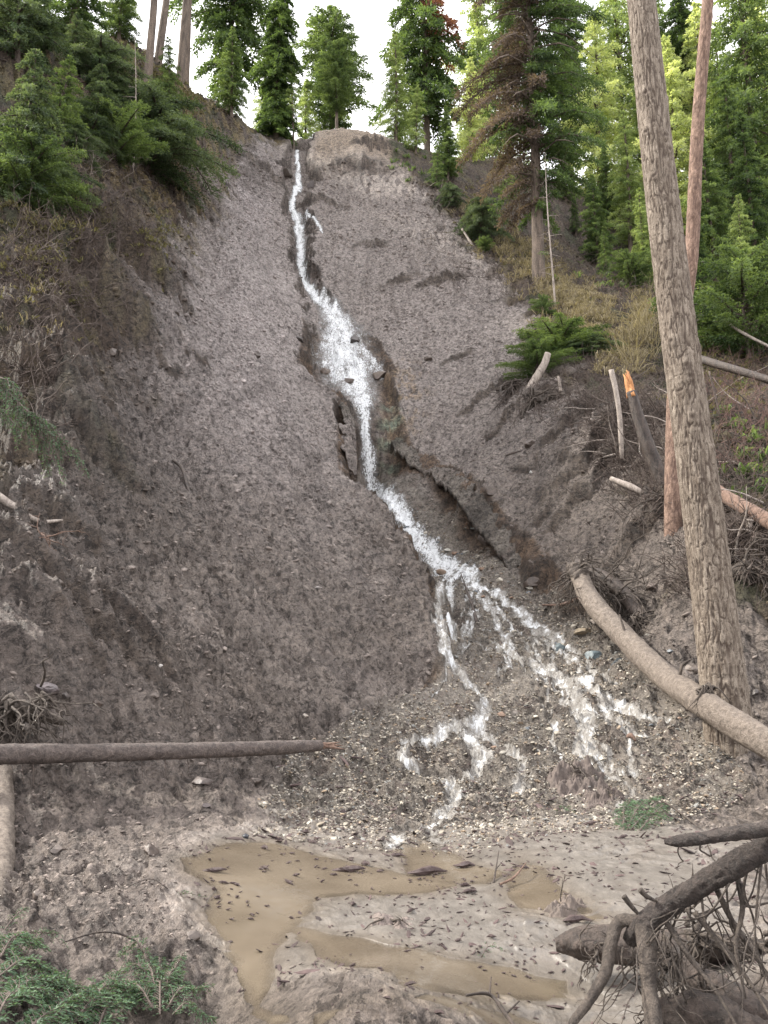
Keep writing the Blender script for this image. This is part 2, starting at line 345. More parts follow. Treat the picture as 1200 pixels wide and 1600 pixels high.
def mat_ground():
    m, nt, b, out = new_mat('wet_soil')
    a = nd(nt, 'Attribute', _attribute_name='col'); tc = nd(nt, 'TexCoord')
    n1 = nd(nt, 'TexNoise', Scale=38.0, Detail=5.0, Roughness=.7); n2 = nd(nt, 'TexNoise', Scale=9.0, Detail=8.0, Roughness=.72)
    mp = nd(nt, 'Mapping'); mp.inputs['Rotation'].default_value = (0, 0, .5); mp.inputs['Scale'].default_value = (1, .55, 1)
    nt.links.new(tc.outputs['Object'], mp.inputs[0])
    for n in (n1, n2): nt.links.new(mp.outputs[0], n.inputs['Vector'])
    f = ramp(nt, n2.outputs['Fac'], [(.32, (.5, .48, .46)), (.47, (.95, .95, .95)), (.68, (1.35, 1.34, 1.32))])
    c = mixc(nt, 1.0, a.outputs['Color'], f, 'MULTIPLY')
    f2 = ramp(nt, n1.outputs['Fac'], [(.35, (.75, .75, .75)), (.65, (1.2, 1.2, 1.2))])
    c = mixc(nt, 1.0, c, f2, 'MULTIPLY')
    n3 = nd(nt, 'TexNoise', Scale=10.0, Detail=4.0, Roughness=.75, Distortion=.8); nt.links.new(mp.outputs[0], n3.inputs['Vector'])
    c = mixc(nt, 1.0, c, ramp(nt, n3.outputs['Fac'], [(.40, (.34, .32, .31)), (.485, (1, 1, 1)), (.56, (1.02, 1.02, 1.02)), (.66, (1.35, 1.35, 1.34))]), 'MULTIPLY')  # wet mottling; its dark end paints the shade of pits between clods
    n4 = nd(nt, 'TexNoise', Scale=4.2, Detail=5.0, Roughness=.75, Distortion=1.0); nt.links.new(mp.outputs[0], n4.inputs['Vector'])
    c = mixc(nt, 1.0, c, ramp(nt, n4.outputs['Fac'], [(.38, (.42, .40, .39)), (.47, (1, 1, 1)), (.58, (1.02, 1.02, 1.02)), (.68, (1.25, 1.25, 1.24))]), 'MULTIPLY')  # coarser mottling, again with clod shade put into the colour
    sm_ = nd(nt, 'MapRange'); sm_.inputs[1].default_value = .36; sm_.inputs[2].default_value = .58; sm_.inputs[3].default_value = .22; nt.links.new(a.outputs['Alpha'], sm_.inputs[0])
    c = mixc(nt, sm_.outputs[0], mixc(nt, 1.0, a.outputs['Color'], (.62, .62, .62), 'MULTIPLY'), c); nt.links.new(c, b.inputs['Base Color'])
    nt.links.new(a.outputs['Alpha'], b.inputs['Roughness'])
    bp = nd(nt, 'Bump', Strength=1.0, Distance=.22); ad = nd(nt, 'Math', _operation='MULTIPLY_ADD'); ad.inputs[1].default_value = .6
    nt.links.new(n1.outputs['Fac'], ad.inputs[0]); nt.links.new(n2.outputs['Fac'], ad.inputs[2])
    nt.links.new(ad.outputs[0], bp.inputs['Height']); nt.links.new(sm_.outputs[0], bp.inputs['Strength']); nt.links.new(bp.outputs[0], b.inputs['Normal'])
    b.inputs['Specular IOR Level'].default_value = .4
    return m
def mat_bark(name, dark, light, scale=6.0, stretch=.22, rough=.9, bump=.6, var_col=None, dist=.03):
    m, nt, b, out = new_mat(name)
    tc = nd(nt, 'TexCoord'); mp = nd(nt, 'Mapping'); mp.inputs['Scale'].default_value = (1, 1, stretch)
    nt.links.new(tc.outputs['Object'], mp.inputs[0])
    n = nd(nt, 'TexNoise', Scale=scale, Detail=9.0, Roughness=.68, Distortion=.6); nt.links.new(mp.outputs[0], n.inputs['Vector'])
    n2 = nd(nt, 'TexNoise', Scale=scale*4.5, Detail=6.0, Roughness=.75); nt.links.new(tc.outputs['Object'], n2.inputs['Vector'])
    c = ramp(nt, n.outputs['Fac'], [(.34, dark), (.6, light), (.8, tuple(min(1, x*1.35) for x in light))])
    c = mixc(nt, 1.0, c, ramp(nt, n2.outputs['Fac'], [(.36, (.55, .53, .52)), (.52, (1, 1, 1)), (.68, (1.3, 1.3, 1.28))]), 'MULTIPLY')
    a = nd(nt, 'Attribute', _attribute_name='var')
    if var_col is not None: c = mixc(nt, a.outputs['Fac'], var_col, c)
    nt.links.new(c, b.inputs['Base Color']); b.inputs['Roughness'].default_value = rough
    ad = nd(nt, 'Math', _operation='MULTIPLY_ADD'); ad.inputs[1].default_value = .6; nt.links.new(n2.outputs['Fac'], ad.inputs[0]); nt.links.new(n.outputs['Fac'], ad.inputs[2])
    bp = nd(nt, 'Bump', Strength=bump, Distance=dist); nt.links.new(ad.outputs[0], bp.inputs['Height']); nt.links.new(bp.outputs[0], b.inputs['Normal'])
    return m
def mat_leaf(name, dark, light, trans=.4, rough=.55):
    m, nt, b, out = new_mat(name)
    a = nd(nt, 'Attribute', _attribute_name='var')
    c = ramp(nt, a.outputs['Fac'], [(0, dark), (1, light)])
    nt.links.new(c, b.inputs['Base Color']); b.inputs['Roughness'].default_value = rough
    b.inputs['Specular IOR Level'].default_value = .3
    t = nd(nt, 'BsdfTranslucent'); c2 = mixc(nt, 1.0, c, (1.5, 1.45, .7), 'MULTIPLY'); nt.links.new(c2, t.inputs['Color'])
    mx = nd(nt, 'MixShader'); mx.inputs[0].default_value = trans
    nt.links.new(b.outputs[0], mx.inputs[1]); nt.links.new(t.outputs[0], mx.inputs[2]); nt.links.new(mx.outputs[0], out.inputs[0])
    return m
def mat_foam():
    m, nt, b, out = new_mat('foaming_water')
    a = nd(nt, 'Attribute', _attribute_name='col'); sep = nd(nt, 'SeparateColor'); nt.links.new(a.outputs['Color'], sep.inputs[0]); tc = nd(nt, 'TexCoord')
    mp = nd(nt, 'Mapping'); mp.inputs['Scale'].default_value = (1.2, .9, .5); nt.links.new(tc.outputs['Object'], mp.inputs[0])
    n = nd(nt, 'TexNoise', Scale=20.0, Detail=7.0, Roughness=.72, Distortion=.4); nt.links.new(mp.outputs[0], n.inputs['Vector'])
    n2 = nd(nt, 'TexNoise', Scale=5.0, Detail=5.0, Roughness=.7); nt.links.new(mp.outputs[0], n2.inputs['Vector'])
    ad = nd(nt, 'Math', _operation='ADD'); nt.links.new(sep.outputs[1], ad.inputs[0]); nt.links.new(n.outputs['Fac'], ad.inputs[1])
    c = ramp(nt, ad.outputs[0], [(.55, (.12, .105, .09)), (.82, (.27, .255, .235)), (1.08, (.62, .63, .64))])
    nt.links.new(c, b.inputs['Base Color']); b.inputs['Roughness'].default_value = .25; b.inputs['IOR'].default_value = 1.33
    bp = nd(nt, 'Bump', Strength=.8, Distance=.05); nt.links.new(n.outputs['Fac'], bp.inputs['Height']); nt.links.new(bp.outputs[0], b.inputs['Normal'])
    s1 = nd(nt, 'Math', _operation='ADD'); nt.links.new(sep.outputs[0], s1.inputs[0]); k1 = nd(nt, 'Math', _operation='MULTIPLY_ADD'); k1.inputs[1].default_value = 2.0; k1.inputs[2].default_value = -.5; nt.links.new(n.outputs['Fac'], k1.inputs[0]); nt.links.new(k1.outputs[0], s1.inputs[1])
    k2 = nd(nt, 'Math', _operation='MULTIPLY_ADD'); k2.inputs[1].default_value = .35; k2.inputs[2].default_value = .325; nt.links.new(n2.outputs['Fac'], k2.inputs[0]); s2 = nd(nt, 'Math', _operation='ADD'); nt.links.new(s1.outputs[0], s2.inputs[0]); nt.links.new(k2.outputs[0], s2.inputs[1])
    n5 = nd(nt, 'TexNoise', Scale=55.0, Detail=3.0, Roughness=.6); nt.links.new(mp.outputs[0], n5.inputs['Vector'])
    s3 = nd(nt, 'Math', _operation='MULTIPLY_ADD'); s3.inputs[1].default_value = 1.3; nt.links.new(n5.outputs['Fac'], s3.inputs[0]); nt.links.new(s2.outputs[0], s3.inputs[2])
    al = nd(nt, 'MapRange', _interpolation_type='SMOOTHSTEP'); al.inputs[1].default_value = 1.82; al.inputs[2].default_value = 2.28; nt.links.new(s3.outputs[0], al.inputs[0])
    nt.links.new(al.outputs[0], b.inputs['Alpha'])
    return m
def mat_pool():
    m, nt, b, out = new_mat('muddy_water')
    tc = nd(nt, 'TexCoord'); n = nd(nt, 'TexNoise', Scale=1.6, Detail=5.0); nt.links.new(tc.outputs['Object'], n.inputs['Vector'])
    c = ramp(nt, n.outputs['Fac'], [(.35, (.115, .092, .066)), (.65, (.175, .143, .105))])
    nt.links.new(c, b.inputs['Base Color']); b.inputs['Roughness'].default_value = .07; b.inputs['IOR'].default_value = 1.33
    n2 = nd(nt, 'TexNoise', Scale=9.0, Detail=3.0, Distortion=1.2); nt.links.new(tc.outputs['Object'], n2.inputs['Vector'])
    bp = nd(nt, 'Bump', Strength=.12, Distance=.02); nt.links.new(n2.outputs['Fac'], bp.inputs['Height']); nt.links.new(bp.outputs[0], b.inputs['Normal'])
    a = nd(nt, 'Attribute', _attribute_name='var'); ad = nd(nt, 'Math', _operation='MULTIPLY_ADD'); ad.inputs[1].default_value = .5
    n3 = nd(nt, 'TexNoise', Scale=4.0, Detail=6.0); nt.links.new(tc.outputs['Object'], n3.inputs['Vector'])
    nt.links.new(n3.outputs['Fac'], ad.inputs[0]); nt.links.new(a.outputs['Fac'], ad.inputs[2])
    al = nd(nt, 'MapRange', _interpolation_type='SMOOTHSTEP'); al.inputs[1].default_value = .5; al.inputs[2].default_value = 1.05; al.inputs[4].default_value = .85; nt.links.new(ad.outputs[0], al.inputs[0])
    nt.links.new(al.outputs[0], b.inputs['Alpha'])
    return m
def mat_stone(name='stone', wet=.5):
    m, nt, b, out = new_mat(name)
    a = nd(nt, 'Attribute', _attribute_name='col'); tc = nd(nt, 'TexCoord')
    n = nd(nt, 'TexNoise', Scale=25.0, Detail=6.0); nt.links.new(tc.outputs['Object'], n.inputs['Vector'])
    f = ramp(nt, n.outputs['Fac'], [(.3, (.7, .7, .7)), (.7, (1.25, 1.25, 1.25))])
    nt.links.new(mixc(nt, 1.0, a.outputs['Color'], f, 'MULTIPLY'), b.inputs['Base Color'])
    b.inputs['Roughness'].default_value = wet
    bp = nd(nt, 'Bump', Strength=.4, Distance=.02); nt.links.new(n.outputs['Fac'], bp.inputs['Height']); nt.links.new(bp.outputs[0], b.inputs['Normal'])
    return m
M = dict(
 ground=mat_ground(), foam=mat_foam(), pool=mat_pool(), stone=mat_stone(),
 bark_fir=mat_bark('grey_brown_fir_bark', (.085, .06, .042), (.27, .225, .18), 20, .16, var_col=(.07, .05, .038)),
 bark_red=mat_bark('red_brown_bark', (.11, .065, .045), (.30, .20, .15), 14, .25, var_col=(.10, .06, .045)),
 bark_far=mat_bark('distant_bark', (.05, .038, .03), (.15, .115, .09), 5, .2),
 log_mud=mat_bark('mud_coated_log', (.10, .078, .062), (.215, .175, .142), 16, .9, .7, .9, dist=.035),
 log_dark=mat_bark('wet_dark_log', (.028, .021, .018), (.088, .068, .058), 30, .8, .6, 1., dist=.03),
 log_wet=mat_bark('brown_muddy_log', (.055, .042, .038), (.14, .11, .096), 18, .9, .7, .9, dist=.035),
 root=mat_bark('muddy_root', (.036, .027, .022), (.118, .094, .076), 26, .7, .8, .9, dist=.025),
 rot=mat_bark('rotten_black_wood', (.022, .016, .013), (.085, .062, .05), 12, .5, .6, .9, dist=.03),
 pale=mat_bark('weathered_pale_wood', (.16, .13, .11), (.36, .31, .27), 12, .3, .8, .4, dist=.01),
 orange=mat_bark('fresh_orange_wood', (.35, .14, .05), (.62, .30, .12), 20, .2, .7, .6, dist=.01),
 twig=mat_bark('brown_twig', (.05, .035, .028), (.13, .10, .085), 20, .5, .85, .3, dist=.01),
 chip=mat_bark('soaked_bark_chip', (.03, .018, .018), (.10, .065, .06), 25, 1, .5, .7, dist=.01),
 dirt=None,
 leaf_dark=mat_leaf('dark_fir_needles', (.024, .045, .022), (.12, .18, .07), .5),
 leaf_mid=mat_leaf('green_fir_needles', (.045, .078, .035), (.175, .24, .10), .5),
 leaf_light=mat_leaf('yellow_green_needles', (.12, .175, .07), (.33, .40, .20), .55),  # yellow-green brightened so the colour itself carries some backlit glow
 leaf_pale=mat_leaf('pale_sunlit_needles', (.25, .31, .16), (.55, .60, .36), .6),  # sunlight and backlit glow painted in as a paler needle colour
 leaf_blue=mat_leaf('blue_green_needles', (.032, .055, .03), (.135, .18, .10), .4),
 leaf_brown=mat_leaf('dead_brown_needles', (.07, .052, .045), (.19, .145, .13), .35, .8),
 leaf_rust=mat_leaf('rusty_dead_needles', (.12, .05, .03), (.28, .13, .09), .3, .8),
 straw=mat_leaf('dry_straw', (.13, .105, .07), (.36, .31, .215), .3, .8),
 moss=mat_leaf('yellow_moss', (.085, .08, .035), (.20, .18, .085), .2, .9),
)
# ------------------------------------------------------------------ the ground: one polar sheet round the camera, finest where the photo looks
th = np.radians(np.concatenate([np.linspace(-180, -60, 30)[:-1], np.linspace(-60, -31, 60)[:-1], np.linspace(-31, 31, 1000)[:-1], np.linspace(31, 60, 60)[:-1], np.linspace(60, 180, 30)]))
rr = np.concatenate([np.geomspace(.4, 3.2, 50)[:-1], np.geomspace(3.2, 62, 1350)[:-1], np.geomspace(62, 700, 70)])
TH, RR = np.meshgrid(th, rr); GX = RR*np.sin(TH); GY = RR*np.cos(TH)
GB = base(GX, GY); Z = zones(GX, GY); GD = detail(GX, GY, Z); GZ = GB+GD
ny, nx = GX.shape
def gradn(H):                                        # rough slope of the smooth sheet, for soils that only cling to flatter or steeper ground, and for painted bank shade
    dr = np.gradient(H, axis=0)/np.gradient(RR, axis=0); dt = np.gradient(H, axis=1)/(RR*np.gradient(TH, axis=1)+1e-9)
    return np.hypot(dr, dt)
SL = gradn(GB)
def colmix(c, k, new): 
    new = np.asarray(new, float); return c+(new-c)*k[..., None]
n_a = fbm(GX*.35, GY*.35, 201, 4); n_b = fbm(GX*1.7, GY*1.7, 211, 4); n_c = perlin(GX*7, GY*7, 221)
c = np.broadcast_to(np.array([.225, .190, .170]), GX.shape+(3,)).copy()
c = colmix(c, sst(-.3, .7, n_a)*.7, (.30, .258, .235))
c = colmix(c, sst(.0, .8, n_b+.4*n_a)*.55, (.135, .112, .104))
leftd = sst(-1.5, -4.5, GX+.14*(GY-8)+.6*n_a)*sst(34, 22, GY)
c = colmix(c, sst(17, 30, GY)*sst(-8.5, -6, GX)*sst(48, 44, GY)*.7, (.38, .338, .328))  # upper slope: paler dry silt, with backlight sheen painted in too
c = colmix(c, leftd*.7, (.12, .099, .09))
ch = np.exp(-((GX+.14*GY+.9)/2.6)**2)*sst(13, 22, GY)*sst(46, 40, GY); c = colmix(c, ch*.65, (.44, .395, .398))  # pale chute silt, part of its paleness being painted sheen
rill = perlin((GX-.10*GY)*2.2, GY*.35, 261)+.5*perlin((GX-.1*GY)*5, GY*.6, 262); c = colmix(c, sst(.15, .7, rill)*.35*sst(14, 20, GY), (.11, .09, .082))
c = colmix(c, sst(31, 44, GY)*sst(-7.5, -5, GX)*.55*(1-Z['veg']), (.24, .195, .165))
c = colmix(c, sst(43, 45.5, GY)*sst(-4.6, -3.6, GX)*sst(5, 2, GX)*.8, (.40, .31, .225))
veg = Z['veg']
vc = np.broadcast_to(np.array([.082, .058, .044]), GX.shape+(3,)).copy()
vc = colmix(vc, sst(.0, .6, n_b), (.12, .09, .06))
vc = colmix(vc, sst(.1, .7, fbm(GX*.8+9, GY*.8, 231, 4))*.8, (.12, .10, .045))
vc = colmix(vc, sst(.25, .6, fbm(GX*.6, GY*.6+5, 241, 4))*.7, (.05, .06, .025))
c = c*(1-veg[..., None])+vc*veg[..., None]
ridge = sst(9, 5, np.hypot(GX+9.8, (GY-38)*.6))*Z['left']
c = colmix(c, ridge*sst(-.2, .4, n_b)*.85, (.21, .16, .075))
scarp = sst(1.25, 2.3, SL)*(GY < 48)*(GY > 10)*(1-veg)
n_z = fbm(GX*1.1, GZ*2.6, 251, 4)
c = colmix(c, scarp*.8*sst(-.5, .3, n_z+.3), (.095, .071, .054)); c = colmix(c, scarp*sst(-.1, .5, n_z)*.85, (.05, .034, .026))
bkk = Z['bank']*(SL > .75); c = colmix(c, bkk*.95, (.15, .10, .068)); c = colmix(c, bkk*sst(-.2, .4, n_z)*.8, (.04, .027, .02))  # brown bank soil, with undercut shade painted in as dark blotches
gr = Z['gravel']
c = colmix(c, gr*.9, (.205, .18, .155)); c = colmix(c, gr*sst(.15, .6, n_b+.4*n_c)*.65, (.13, .10, .085))
wet = Z['wet']
c = colmix(c, wet*(1-.6*gr), (.205, .187, .172)); c = colmix(c, wet*sst(.15, .7, n_b)*.4, (.17, .145, .125))
c = colmix(c, sst(13, 7, GY)*(1-wet)*(1-gr)*sst(4, -2, GX)*.5, (.215, .175, .158))
c = colmix(c, Z['pool'], (.15, .12, .088))
c = colmix(c, sst(0, .5, Z['stream'])*(1-Z['pool'])*.7, (.06, .048, .04))
mint = sst(1.1, .2, np.hypot((GX-.25)/.55, (GY-27.4)/1.3)); c = colmix(c, mint*sst(-.1, .5, n_z+.5*n_c+.2)*.8, (.27, .33, .26)); 
och = sst(1.3, .2, np.hypot((GX-.7)/1.0, (GY-28.5)/2.2))*sst(0, .5, n_c+n_b); c = colmix(c, och*.6, (.33, .24, .15))
c *= (1+.18*n_c)[..., None]
c *= 1+(np.array([1.01, .99, .95])-1)*((1-.5*Z['gravel'])*sst(48, 30, GY))[..., None]
ro = .64-.30*wet-.1*gr-.15*sst(0, .5, Z['stream'])-.1*sst(.2, .8, n_a)*(1-veg); ro = ro+.1*veg
i = (np.arange(ny-1)[:, None]*nx+np.arange(nx-1)[None]).ravel()
Qs = np.stack([i, i+1, i+nx+1, i+nx], 1)[:, ::-1]
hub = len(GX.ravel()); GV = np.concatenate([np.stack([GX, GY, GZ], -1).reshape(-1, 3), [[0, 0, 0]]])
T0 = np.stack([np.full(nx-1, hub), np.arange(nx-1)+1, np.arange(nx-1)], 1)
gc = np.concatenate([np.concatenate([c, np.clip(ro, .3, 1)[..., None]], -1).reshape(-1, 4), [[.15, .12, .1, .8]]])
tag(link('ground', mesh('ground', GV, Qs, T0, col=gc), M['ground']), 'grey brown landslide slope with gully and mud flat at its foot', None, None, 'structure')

# water sheets share the ground's grid: the foaming stream and the muddy pools
def sheet(name, keep, Hh, mat, var):
    kv = keep.ravel(); kq = kv[Qs].all(1); q = Qs[kq]; u, inv = np.unique(q, return_inverse=True)
    V = np.stack([GX.ravel()[u], GY.ravel()[u], Hh.ravel()[u]], 1)
    return link(name, mesh(name, V, inv.reshape(-1, 4), var=var.ravel()[u]), mat)
lump = fbm(GX*4, GY*4, 301, 3); fine = 0
sm = Z['stream']; keep = (sm > .04) & (GY < 47.5) & (GY > 6)
edge = np.clip(sm, 0, 1)
H = GZ+.006+edge*(.012+.02*np.abs(lump))*np.clip(GY/14, .4, 1.6)
casc = sst(24, 29, GY)*sst(36, 34, GY)
foamc = np.stack([np.clip(edge*(.66+.46*sst(20,16,GY))+.05*lump+.10*sst(20,16,GY)*(edge > .15)-.20*casc*(perlin(GX*3.2, GY*1.8, 307)+.6), 0, 1.1), np.clip(.16+edge*.26+.20*lump-.12*sst(12, 8.5, GY)-.07*sst(21, 17, GY)+.14*sst(15, 24, GY), 0, 1), edge*0], -1)
def sheetc(name, keep, Hh, mat, cc):
    kv = keep.ravel(); kq = kv[Qs].all(1); q = Qs[kq]; u, inv = np.unique(q, return_inverse=True)
    V = np.stack([GX.ravel()[u], GY.ravel()[u], Hh.ravel()[u]], 1)
    return link(name, mesh(name, V, inv.reshape(-1, 4), col=cc.reshape(-1, 3)[u]), mat)
tag(sheetc('stream', keep, H, M['foam'], foamc), 'white foaming stream falling down the gully and fanning over gravel', None, None, 'structure')
fv = edge
pk = (Z['pool'] > .08) & (GY > 2.5) & (GY < 13)
PH = GB-.020+.003*perlin(GX*2, GY*2, 311)
tag(sheet('muddy_water', pk, PH, M['pool'], Z['pool']), 'shallow tan muddy water running over the mud flat', None, None, 'structure')

# ------------------------------------------------------------------ shape helpers
def unit(v): v = np.asarray(v, float); return v/(np.linalg.norm(v, axis=-1, keepdims=True)+1e-12)
def spline(pts, n):
    p = np.array(pts, float); p = np.concatenate([[2*p[0]-p[1]], p, [2*p[-1]-p[-2]]]); m = len(p)-3
    t = np.linspace(0, m-1e-6, n); i = t.astype(int); f = (t-i)[:, None]
    a, b, c, d = p[i], p[i+1], p[i+2], p[i+3]
    return .5*(2*b+(c-a)*f+(2*a-5*b+4*c-d)*f*f+(3*b-a-3*c+d)*f**3)
def tube(mb, pts, rad, seg=8, n=None, rough=0, rs=4.0, seed=0, var=.5, cap=True, ridges=0, stretch=.5):
    p = spline(pts, n or max(6, len(pts)*4)); m = len(p)
    rad = np.interp(np.linspace(0, 1, m), np.linspace(0, 1, len(np.atleast_1d(rad))), np.atleast_1d(rad)) if np.size(rad) > 1 else np.full(m, float(rad))
    t = unit(np.gradient(p, axis=0)); ref = np.array([0, 0, 1.]) if abs(t[0][2]) < .8 else np.array([0, 1., 0])
    u = unit(np.cross(ref, t[0])); U = np.zeros((m, 3))
    for i in range(m):
        u = unit(u-t[i]*np.dot(u, t[i])); U[i] = u
    W = np.cross(t, U); a = np.arange(seg)*2*math.pi/seg
    R = np.repeat(rad[:, None], seg, 1)
    if rough:
        s = np.cumsum(np.r_[0, np.linalg.norm(np.diff(p, axis=0), axis=1)])
        ca, sa = np.cos(a)[None], np.sin(a)[None]; sc = rs
        q = [np.broadcast_to(v, R.shape) for v in (ca*sc*rad.mean()*1.6+50, sa*sc*rad.mean()*1.6+50, s[:, None]*sc*stretch+50)]
        nz = .8*vnoise3(*q, seed)+.5*vnoise3(*[v*2.3 for v in q], seed+1)+.35*vnoise3(*[v*5 for v in q], seed+2)+(.25*vnoise3(*[v*11 for v in q], seed+3) if seg > 15 else 0)
        R = R*(1+rough*nz)
    V = p[:, None]+R[..., None]*(np.cos(a)[None, :, None]*U[:, None]+np.sin(a)[None, :, None]*W[:, None])
    V = V.reshape(-1, 3); k = np.arange(m-1)[:, None]*seg; j = np.arange(seg)[None]; j2 = (j+1) % seg
    Q = np.stack([k+j, k+j2, k+seg+j2, k+seg+j], -1).reshape(-1, 4); T = []
    if cap:
        V = np.concatenate([V, [p[0]], [p[-1]]]); b = m*seg
        j = np.arange(seg); j2 = (j+1) % seg
        T = np.concatenate([np.stack([np.full(seg, b), j2, j], 1), np.stack([np.full(seg, b+1), (m-1)*seg+j, (m-1)*seg+j2], 1)])
    mb.add(V, Q, T, var)
    return p, U, W
def leaves(mb, p, d, L, wd, var, rg, fold=.25, roll=None):
    """small pointed faces: p base, d direction, L length, wd half width"""
    p = np.asarray(p, float); d = unit(d); n = len(p); L = np.broadcast_to(L, (n,))[:, None]; wd = np.broadcast_to(wd, (n,))[:, None]
    r = rg.normal(size=(n, 3)) if roll is None else roll
    s = unit(np.cross(d, r)); up = np.cross(s, d)
    V = np.stack([p, p+d*L*.45+s*wd+up*wd*fold, p+d*L, p+d*L*.5-s*wd+up*wd*fold], 1).reshape(-1, 3)
    mb.add(V, np.arange(n*4).reshape(n, 4), None, np.repeat(np.broadcast_to(var, (n,)), 4))
def flam(n): return np.arange(n)

def conifer(seed, H=12., R=2.2, z0=1.5, nb=80, droop=.5, leaf=.26, dens=1.0, rise=.25, prof='cone', bare=0., trunk_r=.16, clump=.55, limbs=True, sway=.15, brown=None):
    """one fir: a tapered trunk with limbs, and a crown of drooping boughs made of small needle sprays"""
    rg = np.random.default_rng(seed); wood = MB(); cr = MB(); cr2 = MB()
    ph = rg.uniform(0, 6.28)
    ax = lambda z: np.array([sway*math.sin(z/H*3+ph)-sway*math.sin(ph), sway*math.cos(z/H*2.3+ph)-sway*math.cos(ph), z])
    tube(wood, [ax(z) for z in np.linspace(-.6, H, 9)], [trunk_r*1.25, trunk_r*.9, trunk_r*.6, trunk_r*.12], 10, 30, rough=.08, seed=seed)
    for k in range(nb):
        t = ((k+rg.uniform(0, 1))/nb)
        z = z0+(H-z0)*t; az = k*2.4+rg.uniform(-.5, .5)
        if prof == 'cone': f = (1-t)**.75*(.55+.45*min(1, t*5+.35))
        elif prof == 'column': f = min(1, (1-t)*3.2)**.7*(.75+.25*math.sin(t*17+seed))
        elif prof == 'round': f = math.sqrt(max(0, 1-(2*t-.95)**2))*.95+.05
        else: f = min(1, (1-t)*1.6+.08)*(.6+.4*math.sin(t*9+seed)**2)
        L = R*f*rg.uniform(1-clump, 1.12)+.12*leaf*4
        if rg.uniform() < .07: L *= 1.3
        o = ax(z); hd = np.array([math.cos(az), math.sin(az), 0.])
        ns = max(3, int(L/(leaf*.62)*1.0)); s = np.linspace(.12, 1, ns)
        zz = rise*L*s-droop*L*s**2+.06*L*rg.normal()*s
        pts = o+hd*(L*s)[:, None]+np.array([0, 0, 1.])*zz[:, None]
        if limbs and L > .3: tube(wood, [o, pts[len(pts)//2], pts[-1]], [.018*L+.012, .012*L+.006, .004], 4, 5, cap=False)
        dead = rg.uniform() < bare
        if dead: 
            for q in range(3):
                i = rg.integers(ns); dd = unit(hd*rg.uniform(.3, 1)+rg.normal(size=3)*.5); tube(wood, [pts[i], pts[i]+dd*L*.2, pts[i]+dd*L*.35-np.array([0, 0, .06*L])], [.008, .003], 3, 4, cap=False)
            continue
        side = np.array([-hd[1], hd[0], 0.]); cv = np.clip(.5+rg.normal()*.22, 0, 1)
        m = max(1, int(round(2*dens+.3)))
        bp = np.repeat(pts, 2*m, 0); ss = np.repeat(s, 2*m); sg = np.tile([1, -1], ns*m)
        tl = (.42*L*(1-ss*.75)+leaf*.5)*rg.uniform(.5, 1.15, len(bp)); tl = np.minimum(tl, leaf*4.5)
        td = unit(hd*rg.uniform(.35, 1.1, (len(bp), 1))+side*(sg*rg.uniform(.45, 1.0, len(bp)))[:, None]+np.array([0, 0, 1.])*(rg.normal(size=(len(bp), 1))*.42-droop*.6))
        nl = 5; u = (np.arange(nl)+.5)/nl
        lp = (bp[:, None]+td[:, None]*(tl[:, None]*u[None])[..., None]).reshape(-1, 3)
        lp[:, 2] -= (tl[:, None]*u[None]**2*.28).ravel(); lp += rg.normal(size=lp.shape)*leaf*.13
        ld = np.repeat(td, nl, 0)+rg.normal(size=lp.shape)*.55+np.array([0, 0, -.25])
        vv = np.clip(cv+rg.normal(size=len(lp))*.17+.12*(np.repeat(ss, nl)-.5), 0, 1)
        tgt = cr2 if (brown is not None and brown(pts.mean(0), rg)) else cr
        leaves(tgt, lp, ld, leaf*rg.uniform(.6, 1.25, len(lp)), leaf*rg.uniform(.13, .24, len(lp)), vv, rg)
    return wood, cr, cr2
def place_tree(root, px, Y, top, H, lean=0., rz=0., dz=0., fat=1.0):
    x = P(px, 800, Y)[0]
    for _ in range(4):                               # the pixel column at the ground's own height
        z = float(base(np.array([x]), np.array([float(Y)]))[0]); d = (z-1.6)/Y
        b = (d*cp-sp_)/(cp+d*sp_); x = (px-600)/FPX*Y/(cp-sp_*b)
    r = ray(px, top); zt = 1.6+r[2]/r[1]*Y; s = max(.2, (zt-z)/H)
    root.location = (x, Y, z-.05+dz); root.scale = (s*fat, s*fat, s)
    root.rotation_euler = (0, math.radians(lean), 0)
    root.rotation_euler.rotate_axis('Z', rz)
    return root
PROTO = {}
def tree(kind, label, px, Y, top, lean=0, rz=0, group=None, name='fir_tree', cat='tree', fat=1.0, dz=0):
    H, name0, parts = KINDS[kind][0], name, None
    if kind not in PROTO:
        kw = dict(KINDS[kind][1]); mats = KINDS[kind][2]
        wd, cr, cr2 = conifer(H=H, **kw)
        PROTO[kind] = [('trunk', wd.me('trunk'), mats[0])]+([('crown', cr.me('crown', False), mats[1])] if cr.V else [])+([('dead_boughs', cr2.me('dead_boughs', False), mats[2])] if cr2.V else [])
    root = empty(name); tag(root, label, cat, group)
    for nme, me, mt in PROTO[kind]: link(nme, me, M[mt], root)
    return place_tree(root, px, Y, top, H, lean, rz, dz, fat)
